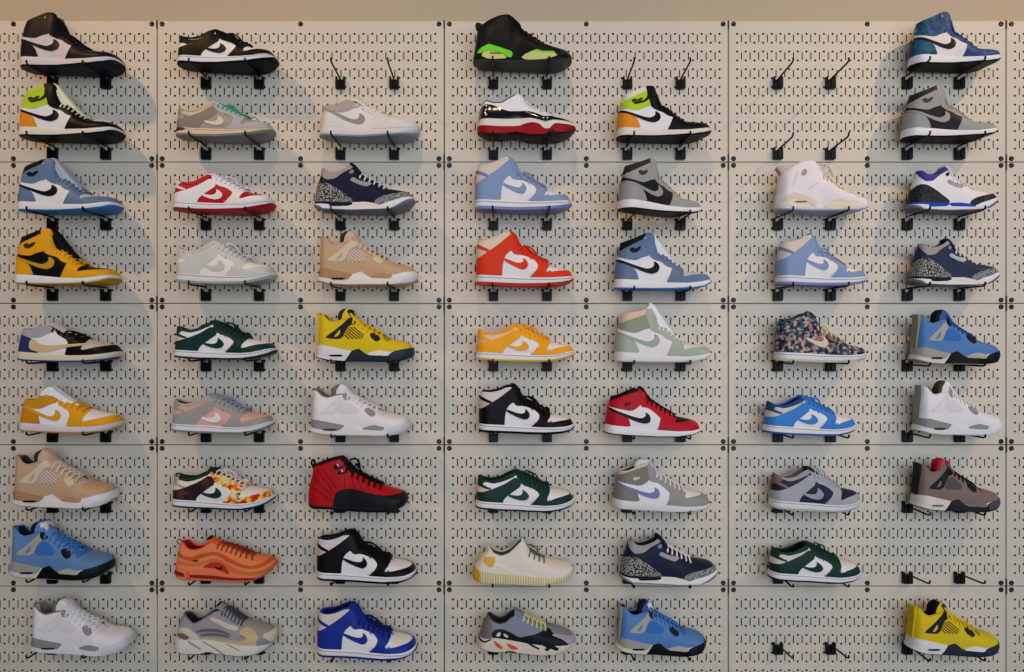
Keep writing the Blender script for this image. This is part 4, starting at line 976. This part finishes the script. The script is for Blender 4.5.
# column, row, model, palette, heel px, toe px, yaw, look
SH = [
 (0,0,'high_basket','plum',20,126,0,'black and off-white high-top sneaker'),
 (0,1,'high_basket','volt',19,126,0,'high-top sneaker, lime ankle, orange heel, thick pale tongue'),
 (0,2,'high_basket','ublue',18,124,0,'steel blue and white high-top, bright blue sole'),
 (0,3,'high_basket','pollen',15,122,0,'amber yellow and black high-top sneaker'),
 (0,4,'low_basket','cream_blue',17,123,0,'low sneaker, black front, navy heel, cream stripe'),
 (0,5,'low_basket','mustard',19,124,0,'mustard and white low sneaker, white tongue'),
 (0,6,'winged','tan_wing',12,119,0,'tan sneaker with white sole and pale laces'),
 (0,7,'winged','blue_wing',9,116,0,'sky blue sneaker with black and grey sole'),
 (0,8,'winged','white_wing',30,136,0,'white sneaker with grey heel sole'),
 (1,0,'low_court','panda',177,279.5,0,'black and white low sneaker'),
 (1,1,'low_court','lot',175.5,276.6,0,'worn grey low sneaker with green laces'),
 (1,2,'low_court','red_white',173,276.6,0,'white and red low sneaker'),
 (1,3,'low_court','photon',175.5,277.8,0,'pale grey and white low sneaker'),
 (1,4,'low_court','forest',174,278,0,'dark green and white low sneaker'),
 (1,5,'low_court','rust',171.7,275.5,0,'grey and pink low sneaker, white side stripe'),
 (1,6,'low_court','camo',171.7,276,0,'white low sneaker with orange camouflage toe'),
 (1,7,'wavy_runner','orange97',174.6,278.5,0,'bright orange running shoe with wavy sides'),
 (1,8,'striped_runner','cream700',174.4,278.7,0,'cream and grey chunky runner'),
 (2,1,'low_basket','bone_grey',319.6,421,0,'off-white low sneaker with taupe side stripe'),
 (2,2,'elephant_trim','navy_eleph2',314,416,0,'navy sneaker with cracked grey heel print'),
 (2,3,'winged','tan_wing',317,418.5,0,'tan sneaker with white sole'),
 (2,4,'winged','yellow_wing',315.5,415,0,'yellow sneaker with black wing and sole'),
 (2,5,'winged','white_wing',309,411,0,'white sneaker with grey sole accents'),
 (2,6,'quilted','crimson',308,409,0,'crimson high-top with black mudguard'),
 (2,7,'high_court','panda_hi',316.7,417.4,0,'black and white high-top sneaker'),
 (2,8,'high_court','royal_hi',317,417.7,0,'royal blue and white high-top sneaker'),
 (3,0,'tall_tab','black_lime',473,572,0,'black high-top with lime green sole inserts'),
 (3,1,'patent_low','patent',477,576,0,'white low sneaker, black glossy band, red sole'),
 (3,2,'high_court','sky_hi',474.6,572,0,'pale blue and white high-top sneaker'),
 (3,3,'high_court','orange_hi',475.7,574,0,'orange red and white high-top sneaker'),
 (3,4,'low_court','tangerine',475,575,0,'yellow orange and white low sneaker'),
 (3,5,'high_court','panda_hi',478.6,574.6,0,'black and white high-top sneaker'),
 (3,6,'low_court','forest2',475,575,0,'dark green and white low sneaker'),
 (3,7,'knit','knit',472.3,573.4,0,'cream knit runner with ribbed yellow sole'),
 (3,8,'chunky','wave700',477,575.7,0,'grey and black chunky runner, orange sole inserts'),
 (4,1,'high_basket','volt2',615.7,711,0,'high-top sneaker, lime ankle, orange heel, black laces'),
 (4,2,'high_basket','shadow',617,701,-27,'grey and black high-top turned towards the wall'),
 (4,3,'high_basket','ublue2',613.4,711,0,'steel blue and white high-top, white tongue'),
 (4,4,'high_basket_loose','seafoam',614,711,0,'sage green and white high-top, tall white tongue'),
 (4,5,'mid_basket','redblack',603.8,700.5,0,'red, black and white mid-top sneaker'),
 (4,6,'mid_basket','wolf',612,710.5,0,'grey and white mid-top, lilac blue stripe'),
 (4,7,'elephant_trim','navy_eleph',619,718,0,'navy sneaker with cracked grey heel print'),
 (4,8,'winged','blue_wing2',615,706,0,'sky blue sneaker with white tongue tag'),
 (5,2,'tall_tab','all_white',773,869,0,'all white high-top with big heel tab'),
 (5,3,'high_court','sky_hi',775,867,0,'pale blue and white high-top sneaker'),
 (5,4,'high_court','floral',773.5,867,0,'dark floral print high-top with beige stripe'),
 (5,5,'low_court','azure',762,857,0,'bright blue and white low sneaker'),
 (5,6,'low_court','navygrey',768,862,0,'grey and navy low sneaker'),
 (5,7,'low_court','forest3',766.8,862,0,'dark green and white low sneaker'),
 (6,0,'high_basket','tiedye',907,1001,0,'blue tie-dye and white high-top sneaker'),
 (6,1,'high_basket','shadow',899.7,996.8,0,'grey and black high-top sneaker'),
 (6,2,'elephant_trim','purple_white',905,998,0,'white sneaker with purple collar, blue heel sole'),
 (6,3,'elephant_trim','navy_eleph3',907,1000,0,'navy sneaker with cracked grey heel print'),
 (6,4,'winged','blue_wing3',907.5,1000.5,0,'sky blue sneaker with black and grey sole'),
 (6,5,'winged','white_wing2',911,1001.7,0,'white sneaker with grey heel sole'),
 (6,6,'winged','taupe_wing',908.6,1000.5,0,'brown taupe sneaker with red tongue top'),
 (6,8,'winged','yellow_wing2',903.6,999.7,0,'yellow sneaker with black wing and sole'),
]
HX = [(54,107),(207,260),(341,394.5),(493.5,547),(627,680),(777,829.5),(906,958)]
MODELS = {}; VC = {}; FIT = []
SUB = dict(flap_trim='ankle_flap', ankle_badge='ankle_flap', wing_window='lace_wing', stitch_line='midsole', side_window='side_overlay', eyelet='lace_lock', air_window='midsole', heel_clip='midsole', side_tint='midsole', sole_patch='midsole', groove='midsole', arch_insert='midsole', orange_insert='midsole', black_trim='midsole', sole_rib='midsole', outsole_pod='outsole', heel_mark='patent_band', heel_gem='heel_panel', quilt_seam='upper', eyelet_button='upper', forefoot_insert='midsole', heel_insert='midsole', heel_glow='midsole')
def proj_x(V, X, sc, yaw, ydepth):
    V = V*sc; cr, sr = math.cos(ROLL), math.sin(ROLL)
    c, s = math.cos(yaw), math.sin(yaw)
    x = V[:, 0]*c-V[:, 1]*s+X; y0 = V[:, 0]*s+V[:, 1]*c
    y = y0*cr-V[:, 2]*sr+ydepth
    return VX+PXM*DIST*x/(DIST+y)
# measured top and bottom of each sneaker in the photograph, per column from its first sneaker down
YT = [[12.4,82.6,157.9,227.6,322.3,386,448.3,517.4,596.3],[29,99.8,173.4,239.7,320,393,466.8,534.9,601],[None,96.5,162.7,230.9,308.3,383.3,455.2,528.2,600.8],[13.4,91,155.6,230.4,323,382.6,468.6,536,607.5],[None,84.8,157.8,231.5,302.7,386,458.3,532.6,598.4],[None,None,159,233.7,311,394.9,465.7,540.4],[9.4,83.3,164.5,238.2,309.4,379.2,457.4,None,598.9]]
YB = [[77.4,143.6,215.7,286.4,362,433.3,509,579.3,656.3],[75.4,142.9,216,285,359.8,434,510.3,582.9,656.5],[None,141.8,215.9,287.4,362,436.3,512.6,584,661],[73,141.7,214.3,288,361.8,434.6,512.5,586,656],[None,143.5,218,291,362.5,437.3,512.5,586,657],[None,None,215.8,287.3,362.5,436,512.5,584],[71.4,142.9,214.3,287.3,364.7,435.7,512.5,None,657.3]]
def proj_y(V, sc, zs, yaw, yd, zo):
    V = V*sc; cr, sr = math.cos(ROLL), math.sin(ROLL); c, s = math.cos(yaw), math.sin(yaw)
    y0 = V[:, 0]*s+V[:, 1]*c; z0 = V[:, 2]*zs
    y = y0*cr-z0*sr+yd; z = y0*sr+z0*cr+zo
    return VY-PXM*DIST*(z-EYE)/(DIST+y)
def place(ci, ri, mname, palette, hx, tx, yawd, look):
    if mname not in MODELS: MODELS[mname] = Model(MD[mname])
    m = MODELS[mname]
    V = np.concatenate([VC.setdefault(p[3].name, np.array([v.co[:] for v in p[3].vertices])) for p in m.parts if C[palette].get(p[1]) is not None])
    zmin = V[:, 2].min(); yaw = math.radians(-yawd)
    sc, X = 1.0, wx((hx+tx)/2)
    for _ in range(8):
        c, s = math.cos(yaw), math.sin(yaw)
        yd = -(((V[:, 0]*s+V[:, 1]*c)*math.cos(ROLL)-V[:, 2]*math.sin(ROLL)).max()*sc+0.004)
        p = proj_x(V, X, sc, yaw, yd)
        sc *= (tx-hx)/(p.max()-p.min()); sc = min(1.1, max(0.86, sc))
        p = proj_x(V, X, sc, yaw, yd)
        X += ((hx+tx)/2-(p.max()+p.min())/2)/PXM
    zs, dz = 1.0, 0.0; base = peg_z(ri)+yd*math.tan(ROLL)+0.0005
    tt, tb = YT[ci][ri], YB[ci][ri]
    for _ in range(8):
        p = proj_y(V, sc, zs, yaw, yd, base+dz-zmin*sc*zs)
        zs = min(1.15, max(0.80, zs*(tb-tt)/(p.max()-p.min())))
        p = proj_y(V, sc, zs, yaw, yd, base+dz-zmin*sc*zs)
        dz = min(0.014, max(-0.008, dz+(p.max()-tb)/PXM))
    FIT.append((ci, ri, round(sc, 3), round(zs, 3), round(dz*PXM, 1)))
    t = empty('sneaker', (X, yd, base+dz-zmin*sc*zs)); t.rotation_euler = (Matrix.Rotation(ROLL, 3, 'X') @ Matrix.Rotation(yaw, 3, 'Z')).to_euler(); t.scale = (sc, sc, sc*zs)
    tag(t, '%s, %s row, %s' % (look, ROWN[ri], COLN[ci]), 'sneaker', 'sneakers on the display wall')
    pc = C[palette]; PARTS = {}
    for part, key, kind, me, par in m.parts:
        if part == 'top_lock' and 'top_lock' in pc: key = 'top_lock'
        col = pc.get(key)
        if col is None: continue
        o = link_mesh(part, me, PARTS.get(SUB.get(part), t), color_mat(col, kind)); PARTS.setdefault(part, o)
    if pc.get('tabc'):      # heel tab seen from behind
        if ('tab', mname) not in MODELS:
            bm = bmesh.new(); P0 = [(88,430),(92,300),(100,210),(92,118),(112,118),(128,150),(120,230),(112,330),(104,430)]
            rows = [[bm.verts.new(m.P(x-(6-5*abs(f)), y, 58*f)) for x, y in P0] for f in (-1, -.6, 0, .6, 1)]
            n = len(P0)
            for a, b in zip(rows, rows[1:]):
                for k in range(n): bm.faces.new((a[k], a[(k+1) % n], b[(k+1) % n], b[k]))
            bm.faces.new(rows[0]); bm.faces.new(rows[-1][::-1]); bmesh.ops.recalc_face_normals(bm, faces=bm.faces)
            MODELS[('tab', mname)] = mesh_auto('heel_tab', bm)
        link_mesh('heel_tab', MODELS[('tab', mname)], t, color_mat(pc['tabc'], 'rubber'))
    return dz
for sp in SH:
    dz = place(*sp)
    ci, ri = sp[0], sp[1]
    for k, w in ((0, 'left'), (1, 'right')):
        hook(HX[ci][k], ri, 'black hook under the %s end of the sneaker, %s row, %s' % (('heel', 'toe')[k], ROWN[ri], COLN[ci]), True, dz)
for ci, ri in ((2, 0), (4, 0), (5, 0), (5, 1), (6, 7), (5, 8)):
    for k, w in ((0, 'left'), (1, 'right')):
        hook(HX[ci][k], ri, 'empty black hook, %s of its pair, %s row, %s' % (w, ROWN[ri], COLN[ci]), False)
